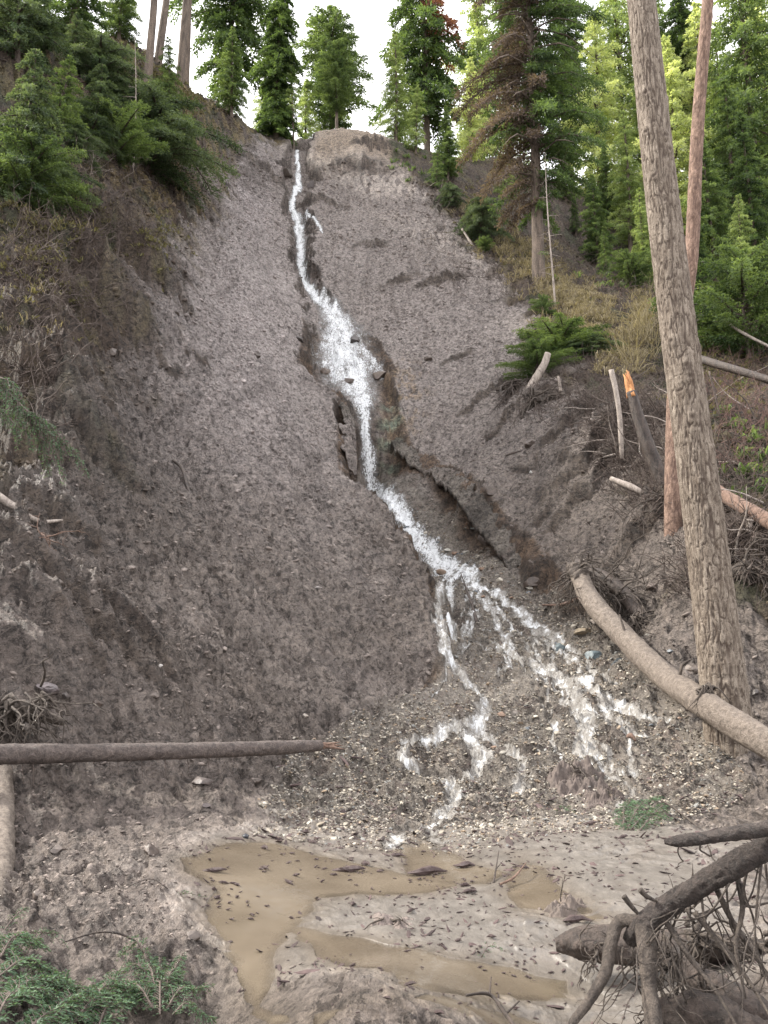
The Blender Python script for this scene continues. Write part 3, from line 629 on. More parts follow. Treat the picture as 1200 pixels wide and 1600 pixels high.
KINDS = {
 'fir_a': (12, dict(seed=1, R=2.4, z0=1.2, nb=125, leaf=0.16, dens=1.3), ('bark_far', 'leaf_mid')),
 'fir_b': (12, dict(seed=2, R=1.9, z0=.8, nb=120, leaf=0.155, dens=1.2, droop=.65), ('bark_far', 'leaf_dark')),
 'fir_light': (12, dict(seed=3, R=2.3, z0=.9, nb=120, leaf=0.15, dens=1.0, clump=.7), ('bark_far', 'leaf_light')),
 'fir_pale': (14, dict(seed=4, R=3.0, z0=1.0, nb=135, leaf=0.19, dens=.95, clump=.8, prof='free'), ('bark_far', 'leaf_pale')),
 'fir_tall': (20, dict(seed=5, R=3.0, z0=4.0, nb=175, leaf=0.21, dens=1.2, clump=.75, prof='free', droop=.8), ('bark_far', 'leaf_dark')),
 'fir_tall_mid': (20, dict(seed=15, R=3.2, z0=3.0, nb=175, leaf=0.21, dens=1.1, clump=.8, prof='free', droop=.6), ('bark_far', 'leaf_mid')),
 'fir_tall_light': (20, dict(seed=16, R=3.4, z0=2.5, nb=170, leaf=0.21, dens=1.0, clump=.85, prof='free', droop=.6), ('bark_far', 'leaf_light')),
 'column': (12, dict(seed=6, R=1.25, z0=.2, nb=180, leaf=0.15, dens=1.9, droop=1.1, prof='column', clump=.35), ('bark_far', 'leaf_dark')),
 'pine_round': (12, dict(seed=7, R=2.0, z0=4.0, nb=110, leaf=0.16, dens=1.3, prof='round', rise=.5, droop=.35), ('bark_far', 'leaf_mid')),
 'thin': (12, dict(seed=8, R=1.3, z0=4.5, nb=50, leaf=.17, dens=.7, clump=.8, trunk_r=.11), ('bark_far', 'leaf_light')),
 'pole_pine': (18, dict(seed=9, R=1.9, z0=9.5, nb=50, leaf=.22, dens=1.0, prof='round', clump=.7, trunk_r=.19, bare=.25), ('bark_far', 'leaf_mid')),
 'half_dead': (18, dict(seed=10, R=3.3, z0=3.6, nb=200, leaf=.15, dens=1.35, prof='round', clump=.75, trunk_r=.26, droop=.7, bare=.3, brown=lambda p, g: (p[0] < -.3+1.0*g.normal())), ('bark_far', 'leaf_dark', 'leaf_brown')),
 'rusty': (20, dict(seed=11, R=2.5, z0=3.0, nb=140, leaf=.25, dens=1.4, prof='free', clump=.6, droop=.9, brown=lambda p, g: 8.0 < p[2] < 10.6 and p[0] > .2), ('bark_far', 'leaf_dark', 'leaf_rust')),
 'sapling': (5, dict(seed=12, R=1.15, z0=.25, nb=70, leaf=0.085, dens=1.0, trunk_r=.05, clump=.5), ('twig', 'leaf_mid')),
 'sapling_dark': (5, dict(seed=13, R=1.5, z0=.2, nb=75, leaf=0.085, dens=1.2, trunk_r=.06, clump=.6, droop=.75), ('twig', 'leaf_blue')),
 'bough_heap': (3, dict(seed=14, R=1.9, z0=.1, nb=75, leaf=0.075, dens=1.4, trunk_r=.05, clump=.6, droop=.7, prof='round'), ('twig', 'leaf_blue')),
 'green_shrub': (3, dict(seed=17, R=1.7, z0=.1, nb=60, leaf=0.085, dens=1.2, trunk_r=.05, clump=.7, droop=.3, rise=.5, prof='round'), ('twig', 'leaf_mid')),
 'twiggy': (9, dict(seed=18, R=.9, z0=1.0, nb=34, leaf=.1, dens=.3, trunk_r=.05, clump=.7, bare=.93, droop=.2), ('pale', 'leaf_mid')),
}
# ---- trees along the skyline, left to right
tree('pole_pine', 'slim bare-trunked pine on the left skyline ridge, leftmost of the three', 246, 39, -330, 3, .3, name='pine_tree')
tree('pole_pine', 'slim bare-trunked pine on the left skyline ridge, middle one of the three', 281, 40.5, -300, 2, 1.9, name='pine_tree')
tree('pole_pine', 'slim bare-trunked pine on the left skyline ridge, rightmost of the three', 290, 42.5, -250, 1, 3.7, name='pine_tree')
tree('fir_tall', 'tall dark fir standing behind the pale green fir above the left end of the slide', 352, 51, -300, 0, .4)
tree('fir_a', 'broad mid-green fir leaning over the bare slide edge left of the waterfall', 362, 43.5, 40, 0, 1.2)
tree('column', 'dense dark column-shaped fir just left of the top of the waterfall', 432, 47, -25, 1, 0, name='fir_tree', fat=1.3)
tree('fir_light', 'light green fir filling the gap behind the dark column-shaped fir', 412, 55, 90, 0, 2)
tree('thin', 'thin-stemmed pale tree rising straight behind the top of the waterfall', 459, 47, 80, -1, .3, name='young_tree')
tree('pine_round', 'pine with a rounded crown and visible stem on the skyline right of the waterfall', 527, 52, 60, 0, .9, name='pine_tree')
tree('pine_round', 'paler taller pine standing behind the round-crowned pine on the skyline', 515, 60, 15, 1, 2.6, name='pine_tree')
tree('fir_light', 'small light green fir between waterfall top and round-crowned pine', 478, 58, 120, 0, 4)
tree('fir_light', 'young bright green fir behind the tan earth mound at the top of the slide', 618, 50, 50, 0, .3)
tree('rusty', 'tall dark fir with a rust-brown patch of dead boughs behind the tan mound', 668, 54, -220, -1, 0)
tree('fir_light', 'light green young fir at the right end of the tan earth mound', 650, 46.5, 130, 0, 1.7)
tree('fir_a', 'mid-green young fir on the right shoulder of the bare slide', 700, 44, 165, 0, 2.2)
tree('sapling', 'small feathery fir sapling hanging over the top right edge of the bare slide', 680, 42.5, 215, 0, 2.2)
tree('fir_tall_light', 'pale green tall fir glimpsed between rust-patched fir and half-dead fir', 755, 62, -60, 0, 2.2)
tree('half_dead', 'big half-dead fir, brown boughs on its left side and dark green on its right', 842, 33.8, -95, -1, 0, fat=.98)
tree('twiggy', 'slender pale leafless sapling standing right of the big half-dead fir', 868, 31.0, 235, 0, .2, name='bare_sapling')
# ---- forest behind the right spur
tree('fir_tall_mid', 'tall green fir directly behind the crown of the half-dead fir', 800, 58, -120, 0, .5)
tree('fir_tall', 'tall dark fir behind the right side of the half-dead fir', 895, 55, -60, 0, 1.4)
tree('fir_pale', 'sunlit pale yellow-green tree left of the big leaning trunk, top in the sky gap', 938, 52, 20, 0, .8)
tree('fir_tall_light', 'tall light green fir whose crown fills the gap left of the big leaning trunk', 975, 60, -120, 0, 3.1)
tree('fir_light', 'bright green lower fir standing left of the big leaning trunk at mid height', 985, 45, 175, 0, .2)
tree('fir_a', 'shaded green fir low in the forest below the bright ones, left of the big trunk', 935, 42, 270, 0, 1.1)
tree('fir_tall_mid', 'tall green fir just behind the upper part of the big leaning trunk', 1040, 62, -80, 0, 1.9)
tree('fir_pale', 'pale sunlit tree seen between the big leaning trunk and the thin reddish trunk', 1062, 47, 60, 0, 5)
tree('fir_tall', 'tall dark fir showing above the thin reddish trunk', 1082, 58, -60, 1, 2.4)
tree('fir_light', 'light green fir right of the thin reddish trunk in the upper right forest', 1135, 50, 50, 0, .7)
tree('fir_tall_mid', 'tall mid-green fir at the upper right edge of the forest', 1190, 46, -150, 0, 3.3)
tree('fir_b', 'shaded fir at the right edge of the forest, halfway down', 1185, 34, 180, 0, .4)
tree('fir_light', 'bright green fir low at the right edge beside the reddish brush', 1168, 30, 300, 0, 2.9)
tree('sapling', 'bright green sapling at the foot of the forest left of the big trunk', 945, 39, 360, 0, 1.1)
tree('fir_b', 'dark young fir at the forest floor between half-dead fir and big trunk', 900, 45, 300, 0, 5)
tree('fir_light', 'light green fir behind the dry grass hummock right of the half-dead fir', 1010, 40, 290, 0, 4)
tree('fir_a', 'shaded green fir right of the thin reddish trunk, above the reddish brush', 1120, 38, 210, 0, .9)
# ---- left hillside: young firs and shrubs
tree('sapling_dark', 'tall drooping young fir at the far left edge below the upper foliage', 14, 20.5, 70, 1, .6, fat=1.15)
tree('sapling', 'light green young fir on the left hillside, right of the one at the edge', 78, 24, 85, 2, 2.9, fat=1.6)
tree('sapling_dark', 'blue-green drooping young fir in the middle of the left hillside thicket', 140, 26, 95, 0, .7, fat=1.45)
tree('sapling_dark', 'dark drooping young fir nearest the top left corner', 28, 25.5, -120, 0, 2.1, fat=1.2)
tree('sapling_dark', 'blue-green young fir below the moss-covered ridge on the left hillside', 195, 31, 120, 0, 4.4, fat=1.4)
tree('bough_heap', 'low blue-green conifer shrub spreading at the right end of the left thicket', 228, 31, 140, 0, 1, name='shrub', cat='shrub', fat=1.5)
tree('bough_heap', 'low dark conifer shrub in the middle of the left thicket above bare twigs', 120, 24.5, 190, 0, 3, name='shrub', cat='shrub', fat=1.3)
tree('green_shrub', 'leafy light green shrub low in the left thicket', 178, 27, 165, 0, 1.5, name='shrub', cat='shrub', fat=1.5)
tree('fir_b', 'dark fir with overhanging boughs at the upper left, above the thicket', 110, 33, -200, 0, 2, fat=1.2)
tree('fir_a', 'mid-green fir on the upper left ridge right of the dark overhanging fir', 185, 37, -90, 0, 5, fat=1.1)
tree('pole_pine', 'straight trunk with thin crown standing in the left thicket below the ridge', 222, 33, -330, 1, 5.3, name='pine_tree', dz=-1)
tree('twiggy', 'grey leafless young tree on the left hillside right of the thicket', 208, 29, 60, -2, 2.3, name='bare_sapling')
tree('sapling', 'small fir sapling beside the moss on the left ridge', 262, 36.5, 62, 0, 1, fat=1.1)
for i_, (lb, x_, Y_, t_, kd, ft) in enumerate([('scrubby dark shrub hugging the slope at the far left edge', 30, 20.5, 215, 'green_shrub', 1.2),('scrubby dull shrub left of the bare twigs under the left thicket', 75, 22, 235, 'bough_heap', 1.5),('small dull green shrub at the right foot of the left thicket', 190, 29, 215, 'bough_heap', 1.3),
  ('shrub with drooping boughs under the straight pine on the left', 245, 33, 150, 'green_shrub', 1.1),('dark shrub on the left hillside under the top left corner', 60, 27, 15, 'bough_heap', 1.4),('dull green shrub above the middle of the left thicket', 150, 31, 60, 'bough_heap', 1.3),('dark drooping fir sapling filling the top of the left thicket', 110, 30, 20, 'sapling_dark', 1.2)]):
    tree(kd, lb, x_, Y_, t_, 0, i_, name='shrub', cat='shrub', fat=ft)
# ---- more of the forest at the right
for i_, (lb, x_, Y_, t_, kd) in enumerate([('shadowed fir low behind the slender pale sapling', 885, 48, 210, 'fir_a'),('bright fir glimpsed just left of the huge trunk at two-thirds height', 1005, 52, 120, 'fir_light'),('sunlit pale fir right of the thin reddish trunk, high in the forest', 1110, 56, 0, 'fir_pale'),('green fir behind the bright low firs at the right edge', 1150, 43, 130, 'fir_a'),
  ('pale sunlit fir at the far right, behind the mid-green one', 1215, 50, -40, 'fir_pale'),('young fir between huge trunk and reddish brush', 1100, 33, 330, 'fir_b'),('pale fir behind the young firs on the right shoulder of the slide', 735, 50, 90, 'fir_pale'),('light fir directly left of the half-dead fir trunk', 790, 45, 200, 'fir_light'),('mid-green fir filling the gap above the dry grass hummock', 950, 47, 230, 'fir_a'),('bright young fir left of the thin reddish trunk, low in the forest', 1035, 43, 240, 'fir_light')]):
    tree(kd, lb, x_, Y_, t_, 0, i_*1.1)
# ---- right spur: bushes
tree('green_shrub', 'blue-green uprooted fir bough heap lying on the right edge of the slide', 868, 27.3, 478, 0, .3, name='fir_bough', cat='bough', fat=2.1, dz=-.5)
tree('bough_heap', 'smaller drooping green bough heap at the right end of the uprooted one', 925, 26.8, 496, 0, 2.3, name='fir_bough', cat='bough', fat=2.0, dz=-.5)
tree('sapling', 'feathery green bough standing up from the left end of the uprooted heap', 842, 27.0, 500, -14, 1, name='fir_bough', cat='bough', fat=1.5, dz=-.4)
tree('sapling', 'feathery green bough in the middle of the uprooted heap', 880, 27.0, 495, 10, 2, name='fir_bough', cat='bough', fat=1.7, dz=-.4)
tree('green_shrub', 'low boughs drooping toward the pale leaning stub', 835, 26.2, 520, 0, 5, name='fir_bough', cat='bough', fat=1.5, dz=-.3)
tree('green_shrub', 'small green shrub on the right spur just above the uprooted bough heap', 852, 30.6, 460, 0, 2, name='shrub', cat='shrub')
tree('bough_heap', 'round blue-green shrub on the right spur below the young firs', 752, 38, 302, 0, 1, name='shrub', cat='shrub')
tree('green_shrub', 'bright green shrub at the foot of the half-dead fir', 760, 36.5, 370, 0, 3, name='shrub', cat='shrub', fat=1.2)
tree('bough_heap', 'dark shrub hanging over the right edge of the bare slide below the saplings', 705, 41, 285, 0, 4, name='shrub', cat='shrub')
tree('green_shrub', 'bright green shrub in the hollow behind the dry grass hummock', 985, 36, 395, 0, 4, name='shrub', cat='shrub', fat=1.2)
tree('green_shrub', 'light green shrub at the right edge above the reddish brush', 1170, 27, 385, 0, 1, name='shrub', cat='shrub', fat=1.2)

# ------------------------------------------------------------------ the big leaning trunk and its thin reddish neighbour
def px_path(pts): return [P(a, b, c) for a, b, c in pts]
def big_trunk(name, label, pts, rad, mat, seg, n, rough, rs, flare=.0, seed=3, stretch=.25, ridge=.0):
    root = empty(name, P(*pts[0])); tag(root, label, 'tree'); o = np.array(root.location)
    p = spline([q-o for q in px_path(pts)], n); t = unit(np.gradient(p, axis=0)); U = unit(np.cross(np.array([0, 1., 0]), t)); W = np.cross(t, U)
    s = np.linspace(0, 1, n); r = np.interp(s, np.linspace(0, 1, len(rad)), rad); zl = np.cumsum(np.r_[0, np.linalg.norm(np.diff(p, axis=0), axis=1)])
    a = np.arange(seg)*2*math.pi/seg; A, Zl = np.meshgrid(a, zl)
    wq = .45*vnoise3(np.cos(A)*r.mean()*9+40, np.sin(A)*r.mean()*9+40, Zl*5+40, seed+7); q1 = vnoise3(np.cos(A)*r.mean()*rs+40+wq, np.sin(A)*r.mean()*rs+40-wq, Zl*rs*stretch+40+wq*.6, seed); q2 = vnoise3(np.cos(A)*r.mean()*rs*2.3+40, np.sin(A)*r.mean()*rs*2.3+40, Zl*rs*stretch*1.9+40, seed+1)
    crack = np.minimum(np.abs(q1+.25*q2), np.abs(q2)*1.7+.03); plate = sst(.0, .20, crack); q4 = vnoise3(np.cos(A)*r.mean()*60+40, np.sin(A)*r.mean()*60+40, Zl*11+40, seed+4); plate = plate*(.75+.25*sst(-.5, .1, q4)); q3 = vnoise3(np.cos(A)*30*r.mean()+40, np.sin(A)*30*r.mean()+40, Zl*24+40, seed+2)
    rad2 = r[:, None]*(1+rough*(plate-1)+rough*.25*q3)+flare*np.exp(-Zl/.45)*(1+.55*np.cos(A*5+1)+.3*np.cos(A*3))*.4
    for kz, ka in ridge or []:                        # knots where boughs broke off
        dd = ((Zl-kz)/.07)**2+(((A-ka+math.pi) % (2*math.pi)-math.pi)*r[:, None]/.07)**2; rad2 = rad2+.03*np.exp(-dd)-.03*np.exp(-dd*5)
        plate = plate*(1-.8*np.exp(-dd*3))
    V = p[:, None]+rad2[..., None]*(np.cos(A)[..., None]*U[:, None]+np.sin(A)[..., None]*W[:, None])
    k = np.arange(n-1)[:, None]*seg; j = np.arange(seg)[None]; j2 = (j+1) % seg
    Q = np.stack([k+j, k+j2, k+seg+j2, k+seg+j], -1).reshape(-1, 4)
    me = mesh('trunk', V.reshape(-1, 3), Q, var=np.clip(plate, 0, 1).ravel())
    link('trunk', me, M[mat], root)
    return root, p, o
rng = np.random.default_rng(77)
big, bp_, bo = big_trunk('fir_tree', 'huge furrowed grey-brown trunk leaning across the right foreground, its base under the fallen log',
    [(1142,1185,10.95),(1128,1050,10.95),(1098,800,10.95),(1058,500,10.95),(1028,250,10.95),(1002,0,10.95),(975,-240,10.95),(948,-480,10.95),(930,-700,10.95)], [.285,.28,.255,.238,.222,.20,.18,.14,.05],
    'bark_fir', 170, 1700, .06, 30, stretch=.13, flare=.09, ridge=[(rng.uniform(2.5, 10), rng.uniform(3.6, 6.2)) for _ in range(14)])
mbc = MB(); mbl = MB()
for k in range(46):
    t = .80+.19*k/46; i = int(t*(len(bp_)-1)); o = bp_[i]; az = k*2.4; L = (1-t)*9+.9; hd = np.array([math.cos(az), math.sin(az), 0])
    s = np.linspace(.1, 1, 12); pts = o+hd*(L*s)[:, None]+np.array([0, 0, 1.])*(.15*L*s-.45*L*s*s)[:, None]; tube(mbl, [o, pts[5], pts[-1]], [.035, .02, .006], 5, 6)
    bp2 = np.repeat(pts, 40, 0); lp = bp2+rng.normal(size=bp2.shape)*.16; leaves(mbc, lp, rng.normal(size=lp.shape)*.6+hd, .08, .009, np.clip(.5+.2*rng.normal(size=len(lp)), 0, 1), rng)
mbl.build('limbs', M['bark_fir'], big); mbc.build('crown', M['leaf_mid'], big, False)
red, rp_, ro_ = big_trunk('pine_tree', 'thin reddish-brown trunk leaning right behind the huge trunk, crossing it at mid height',
    [(1054,905,15.4),(1052,815,15.4),(1054,640,15.4),(1062,520,15.4),(1080,400,15.4),(1090,200,15.4),(1106,0,15.4),(1122,-200,15.4),(1135,-420,15.4)], [.175,.165,.15,.14,.135,.125,.115,.10,.05], 'bark_red', 60, 700, .07, 22, flare=.05, seed=9, ridge=[(rng.uniform(3, 12), rng.uniform(3.6, 6)) for _ in range(10)])
mbc = MB(); mbl = MB()
for k in range(40):
    t = .80+.19*k/40; i = int(t*(len(rp_)-1)); o = rp_[i]; az = k*2.4; L = (1-t)*7+.6; hd = np.array([math.cos(az), math.sin(az), 0])
    s = np.linspace(.1, 1, 9); pts = o+hd*(L*s)[:, None]+np.array([0, 0, 1.])*(.2*L*s-.4*L*s*s)[:, None]; tube(mbl, [o, pts[4], pts[-1]], [.02, .012, .004], 4, 5)
    bp2 = np.repeat(pts, 30, 0); lp = bp2+rng.normal(size=bp2.shape)*.14; leaves(mbc, lp, rng.normal(size=lp.shape)*.6+hd, .08, .01, np.clip(.5+.2*rng.normal(size=len(lp)), 0, 1), rng)
mbl.build('limbs', M['bark_red'], red); mbc.build('crown', M['leaf_mid'], red, False)

# ------------------------------------------------------------------ near fir foliage: needles on twigs on a bough
def fronds(nb, tb, path, r0, spread, tw_len, rg, needle=.022, step=.035, sub=True, hang=.35, cv=.5):
    n = max(5, int(np.linalg.norm(np.diff(np.array(path), axis=0), axis=1).sum()/step)); p = spline(path, n); t = unit(np.gradient(p, axis=0))
    tube(tb, path, [r0, r0*.3], 5, n//2+3, var=.5)
    for i in range(n):
        f = i/n
        for sg in (-1, 1):
            if rg.uniform() < .12: continue
            side = unit(np.cross(t[i], np.array([0, 0, 1.])+.25*rg.normal(size=3)))*sg
            L = tw_len*(1.05-f*.75)*rg.uniform(.55, 1.1)*min(1, .35+f*4); d = unit(t[i]*rg.uniform(.5, .9)+side*spread+np.array([0, 0, -hang*rg.uniform(.2, 1)]))
            q = [p[i], p[i]+d*L*.5+np.array([0, 0, .01]), p[i]+d*L+np.array([0, 0, -hang*L*.5])]
            tube(tb, q, [.0022, .001], 3, 4, cap=False)
            m = max(4, int(L/.0055)); u = rg.uniform(0, 1, m); sp = spline(q, 24)[np.minimum((u*24).astype(int), 23)]
            s2 = unit(np.cross(d, np.array([0, 0, 1.]))); sgn = rg.choice([-1, 1], m)[:, None]
            nd_ = unit(d*.75+s2*sgn*.8+rg.normal(size=(m, 3))*.22)
            vv = np.clip(cv+.16*rg.normal()+.1*rg.normal(size=m)+.25*(u-.4), 0, 1)
            leaves(nb, sp, nd_, needle*rg.uniform(.7, 1.15, m)*(1-.3*u), needle*.10, vv, rg, fold=.1)
rg = np.random.default_rng(5)
def bough(name, label, paths, seed, **k):
    rg = np.random.default_rng(seed); r = empty(name, tuple(P(*paths[0][0]))); tag(r, label, 'bough'); o = np.array(r.location)
    nb, tb = MB(), MB()
    for pth in paths: fronds(nb, tb, [P(*q)-o for q in pth], rg=rg, **k)
    tb.build('twigs', M['twig'], r); nb.build('needles', M['leaf_near'], r, False); return r
M['leaf_near'] = mat_leaf('near_fir_needles', (.03, .062, .04), (.13, .205, .115), .3)
bough('fir_bough', 'green fir bough hanging into view at the left edge, halfway down', [
 [(-60,560,4.0),(0,598,4.0),(35,640,4.0),(62,690,4.02),(75,735,4.05)],[(-60,575,4.1),(0,612,4.1),(30,655,4.1),(50,700,4.1)],[(0,600,4.0),(40,640,3.95),(75,670,3.95),(100,745,3.95)],[(-50,600,4.2),(-10,630,4.2),(20,660,4.2),(30,690,4.2)],
 [(35,640,4.0),(60,655,4.0),(85,672,4.0),(92,715,4.0)],[(60,668,4.0),(85,690,4.0),(112,700,4.0),(134,738,4.0)],[(0,590,4.0),(20,600,4.0),(34,625,4.0),(44,650,4.0)]], 21, r0=.006, spread=.75, tw_len=.10, needle=.022, step=.011, hang=.75)
pth = []
rg = np.random.default_rng(8)
def lowp(px, py, h): 
    q = march(base, [px], [py])[0]; return (px, py-h*FPX/q[1]*.95, q[1]-.0)
for (x, y, dx, dy, ln) in [(10,1600,1,-.25,120),(60,1640,1,-.5,150),(0,1560,1,-.1,110),(110,1640,.8,-.5,140),(0,1530,.9,-.5,70),(40,1580,1,.1,130),(140,1600,1,-.35,90),(30,1660,1,-.3,150),(-10,1640,.7,-.6,110),(80,1590,.9,.25,110),(0,1600,1,.1,150),(150,1650,.6,-.8,90)]:
    pth.append([lowp(x+dx*ln*t, y+dy*ln*t, .05+.14*math.sin(math.pi*min(1, t+.15))) for t in (0, .33, .66, 1)])
bough('fir_bough', 'thick green fir bough lying across the bottom left corner', pth, 22, r0=.006, spread=.85, tw_len=.15, needle=.028, step=.013, hang=.25)
pth = []
for (x, y, dx, dy, ln) in [(245,1600,-.2,-1,105),(255,1600,.3,-1,95),(240,1610,-.7,-.7,100),(260,1610,.8,-.7,80),(235,1560,-.9,-.35,70),(250,1580,.7,-.5,60),(250,1620,0,-1,110),(270,1620,1,-.25,60),(225,1520,-.8,-.4,45)]:
    pth.append([lowp(x+dx*ln*t, y+dy*ln*t, .05+.12*math.sin(math.pi*min(1, t+.2))) for t in (0, .33, .66, 1)])
bough('fir_bough', 'tufted green fir bough beside the bottom left one, twigs pointing up', pth, 23, r0=.005, spread=.7, tw_len=.12, needle=.026, step=.013, hang=.45)
bough('fir_bough', 'small sparse fir twig at the left edge above the bottom left boughs', [[lowp(0, 1500, .05), lowp(40, 1490, .12), lowp(90, 1485, .1)], [lowp(0, 1470, .03), lowp(25, 1450, .08), lowp(40, 1440, .08)], [lowp(40, 1500, .03), lowp(70, 1480, .1), lowp(100, 1500, .08)]], 24, r0=.004, spread=.7, tw_len=.08, needle=.02, step=.03, hang=.3)
bough('fir_bough', 'small green fir sprig lying on the gravel right of the dirt mound', [[lowp(980, 1300, .02), lowp(1000, 1280, .15), lowp(1030, 1262, .12)], [lowp(985, 1300, .02), lowp(1010, 1290, .12), lowp(1045, 1290, .08)], [lowp(975, 1300, .02), lowp(975, 1280, .1), lowp(985, 1265, .1)], [lowp(1000, 1300, .02), lowp(1025, 1285, .12), lowp(1040, 1270, .1)]], 25, r0=.006, spread=.8, tw_len=.16, needle=.035, step=.03, hang=.2)
bough('fir_bough', 'tiny green sprig on the wet gravel left of the larger sprig', [[lowp(872, 1282, .02), lowp(882, 1272, .08), lowp(898, 1280, .05)]], 26, r0=.005, spread=.8, tw_len=.10, needle=.03, step=.04, hang=.2)
bough('fir_bough', 'tiny yellow-green sprig on the flat mud below the gravel', [[lowp(752, 1498, .01), lowp(765, 1490, .05), lowp(788, 1494, .03)]], 27, r0=.003, spread=.8, tw_len=.05, needle=.02, step=.03, hang=.2)
bough('fir_bough', 'dark little fir sprig on the mud just left of the brown water', [[lowp(275, 1402, .01), lowp(292, 1404, .04), lowp(318, 1408, .03)]], 28, r0=.004, spread=.8, tw_len=.05, needle=.02, step=.03, hang=.2)

# ------------------------------------------------------------------ fallen logs, snags, roots
def on(px, py, h=0.0):                               # a point h above the real ground seen at that pixel
    q = G(px, py).copy(); q[2] += h; return q
def surf(px, py):                                    # on the mud, or on the water where it covers the mud
    q = on(px, py); z = zones(q[:1], q[1:2]); return np.array([q[0], q[1], max(q[2], float(base(q[:1], q[1:2])[0])-.02 if z['pool'][0] > .12 else -9)])
def stick(name, label, cat, pts, rad, mat, seg=8, rough=.12, rs=9, seed=0, group=None, n=None, part=None, extra=None):
    pts = [np.array(p, float) for p in pts]; r = None; o = pts[0]
    mb = MB(); tube(mb, [p-o for p in pts], rad, seg, n, rough=rough, rs=rs, seed=seed)
    if extra: extra(mb, o)
    ob = mb.build(name, M[mat]); ob.location = o; return tag(ob, label, cat, group)
def roots(mb, o, d, n, L, r, rg, spread=.8, droop=.3, wig=.25, seg=5):
    d = unit(d)
    for k in range(n):
        q = np.array(o)+rg.normal(size=3)*r*2; v = unit(d+rg.normal(size=3)*spread); l = L*rg.uniform(.4, 1.2); pts = [q]
        for i in range(5): v = unit(v+rg.normal(size=3)*wig+np.array([0, 0, -droop*.4])); q = q+v*l/5; pts.append(q)
        tube(mb, pts, [r*rg.uniform(.5, 1.1), r*.5, r*.12], seg, 14, rough=.25, rs=20, seed=int(rg.integers(999)))
        for f in range(3):
            i = rg.integers(1, 5); v2 = unit(v+rg.normal(size=3)*.9-[0, 0, .3]); e = pts[i]+v2*l*.25; tube(mb, [pts[i], (pts[i]+e)/2+rg.normal(size=3)*l*.03, e, e+unit(v2+rg.normal(size=3)*.5)*l*.15], [r*.4, r*.25, r*.06], 4, 9, rough=.2, seed=f)
# long thin muddy log floating over the left foreground, its tip on the gravel
a = [P(-160,1184,7.1), P(0,1179,7.5), P(160,1176,8.2), P(330,1172,8.9), P(440,1168,9.6), P(500,1165,10.0)]
fl = empty('fallen_log', tuple(a[0])); tag(fl, 'long straight mud-coated log lying level across the left foreground', 'log')
mb = MB(); tube(mb, [p-a[0] for p in a], [.092,.086,.082,.078,.074,.062], 36, 500, rough=.07, rs=16, seed=4); mb.build('trunk', M['log_wet'], fl)
mb = MB(); q = a[-1]-a[0]
for k in range(9): 
    e = q+np.array([rng.uniform(.12, .34), rng.uniform(-.05, .05), rng.uniform(-.04, .05)]); tube(mb, [q+rng.normal(size=3)*.02-np.array([.06, 0, 0]), (q+e)/2, e], [.03, .018, .003], 5, 8, rough=.2, seed=k)
mb.build('splintered_tip', M['bark_red'], fl)
for k in range(9):
    mb = MB(); t = rng.uniform(.15, .95); q = spline(a, 50)[int(t*49)]-a[0]; tube(mb, [q, q+np.array([.01, -.02, -.09]), q+np.array([.03, -.02, -.2-.1*rng.uniform()])], [.008, .004, .002], 4, 6); mb.build('stub', M['twig'], fl)
# stump-like log end at the left edge
stick('fallen_log', 'short mud-caked log sloping away at the left edge below the long log', 'log', [on(3,1205,.03), on(2,1270,.04), on(0,1340,.03), on(-14,1400,.0)], [.085, .095, .095, .08], 'log_mud', 40, .09, 14, 5, n=160)
stick('dead_branch', 'dark bare branch lying on the slope at the left edge, halfway down', 'branch', [on(-30,782,.08), on(20,798,.12), on(60,806,.1), on(98,814,.03)], [.07,.05,.04,.015], 'pale', 9, .15, 9, 6)
stick('dead_branch', 'reddish broken branch with side twigs under the bare one at the left edge', 'branch', [on(96,822,.05), on(75,832,.08), on(48,856,.03)], [.035,.025,.012], 'bark_red', 7, .15, 9, 7, extra=lambda m, o: roots(m, on(70,835,.06)-o, (1, 0, .3), 7, .45, .012, rng, 1))
stick('dead_branch', 'dark curved stick standing out of the middle of the left mud slope', 'branch', [on(270,728,.06), on(284,742,.16), on(292,760,.12), on(300,778,.02)], [.025,.04,.035,.012], 'rot', 7, .2, 9, 8)
# big muddy log under the leaning trunk, root plate at its upper end
a = [P(905,900,14.6), P(925,940,14.1), P(975,995,13.2), P(1040,1058,11.9), P(1100,1100,10.6), P(1150,1132,10.0), P(1215,1172,9.4), P(1290,1220,8.9)]
fl = empty('fallen_log', tuple(a[0])); tag(fl, 'thick mud-covered fallen log running down to the right under the huge leaning trunk', 'log')
mb = MB(); tube(mb, [p-a[0] for p in a], [.155,.168,.172,.172,.168,.165,.16,.155], 60, 420, rough=.06, rs=11, seed=14); mb.build('trunk', M['log_mud'], fl)
mb = MB(); q = a[0]-a[0]; dn = unit(a[0]-a[1]); up = np.array([0, 0, 1.])
roots(mb, q+dn*.05, dn+np.array([-.1, 0, .1]), 34, .8, .026, rng, .8, .6, .45, 6); roots(mb, q, (-.2, -.3, -1), 16, .9, .02, rng, .5, .5, .4); tube(mb, [q-dn*.15, q+dn*.12+np.array([-.05, 0, .03]), q+dn*.3+np.array([-.12, -.05, .0])], [.15, .16, .05], 18, 30, rough=.5, rs=12, seed=8)
mb.build('root_plate', M['root'], fl)
mb = MB(); tube(mb, [P(980,1000,13.0)-a[0], P(968,960,13.1)-a[0]], [.03, .01], 5); mb.build('stub', M['root'], fl); mb = MB(); tube(mb, [P(1060,1068,11.4)-a[0], P(1066,1040,11.4)-a[0], P(1080,1030,11.5)-a[0]], [.03, .02, .01], 5); mb.build('stub', M['root'], fl); mb = MB()
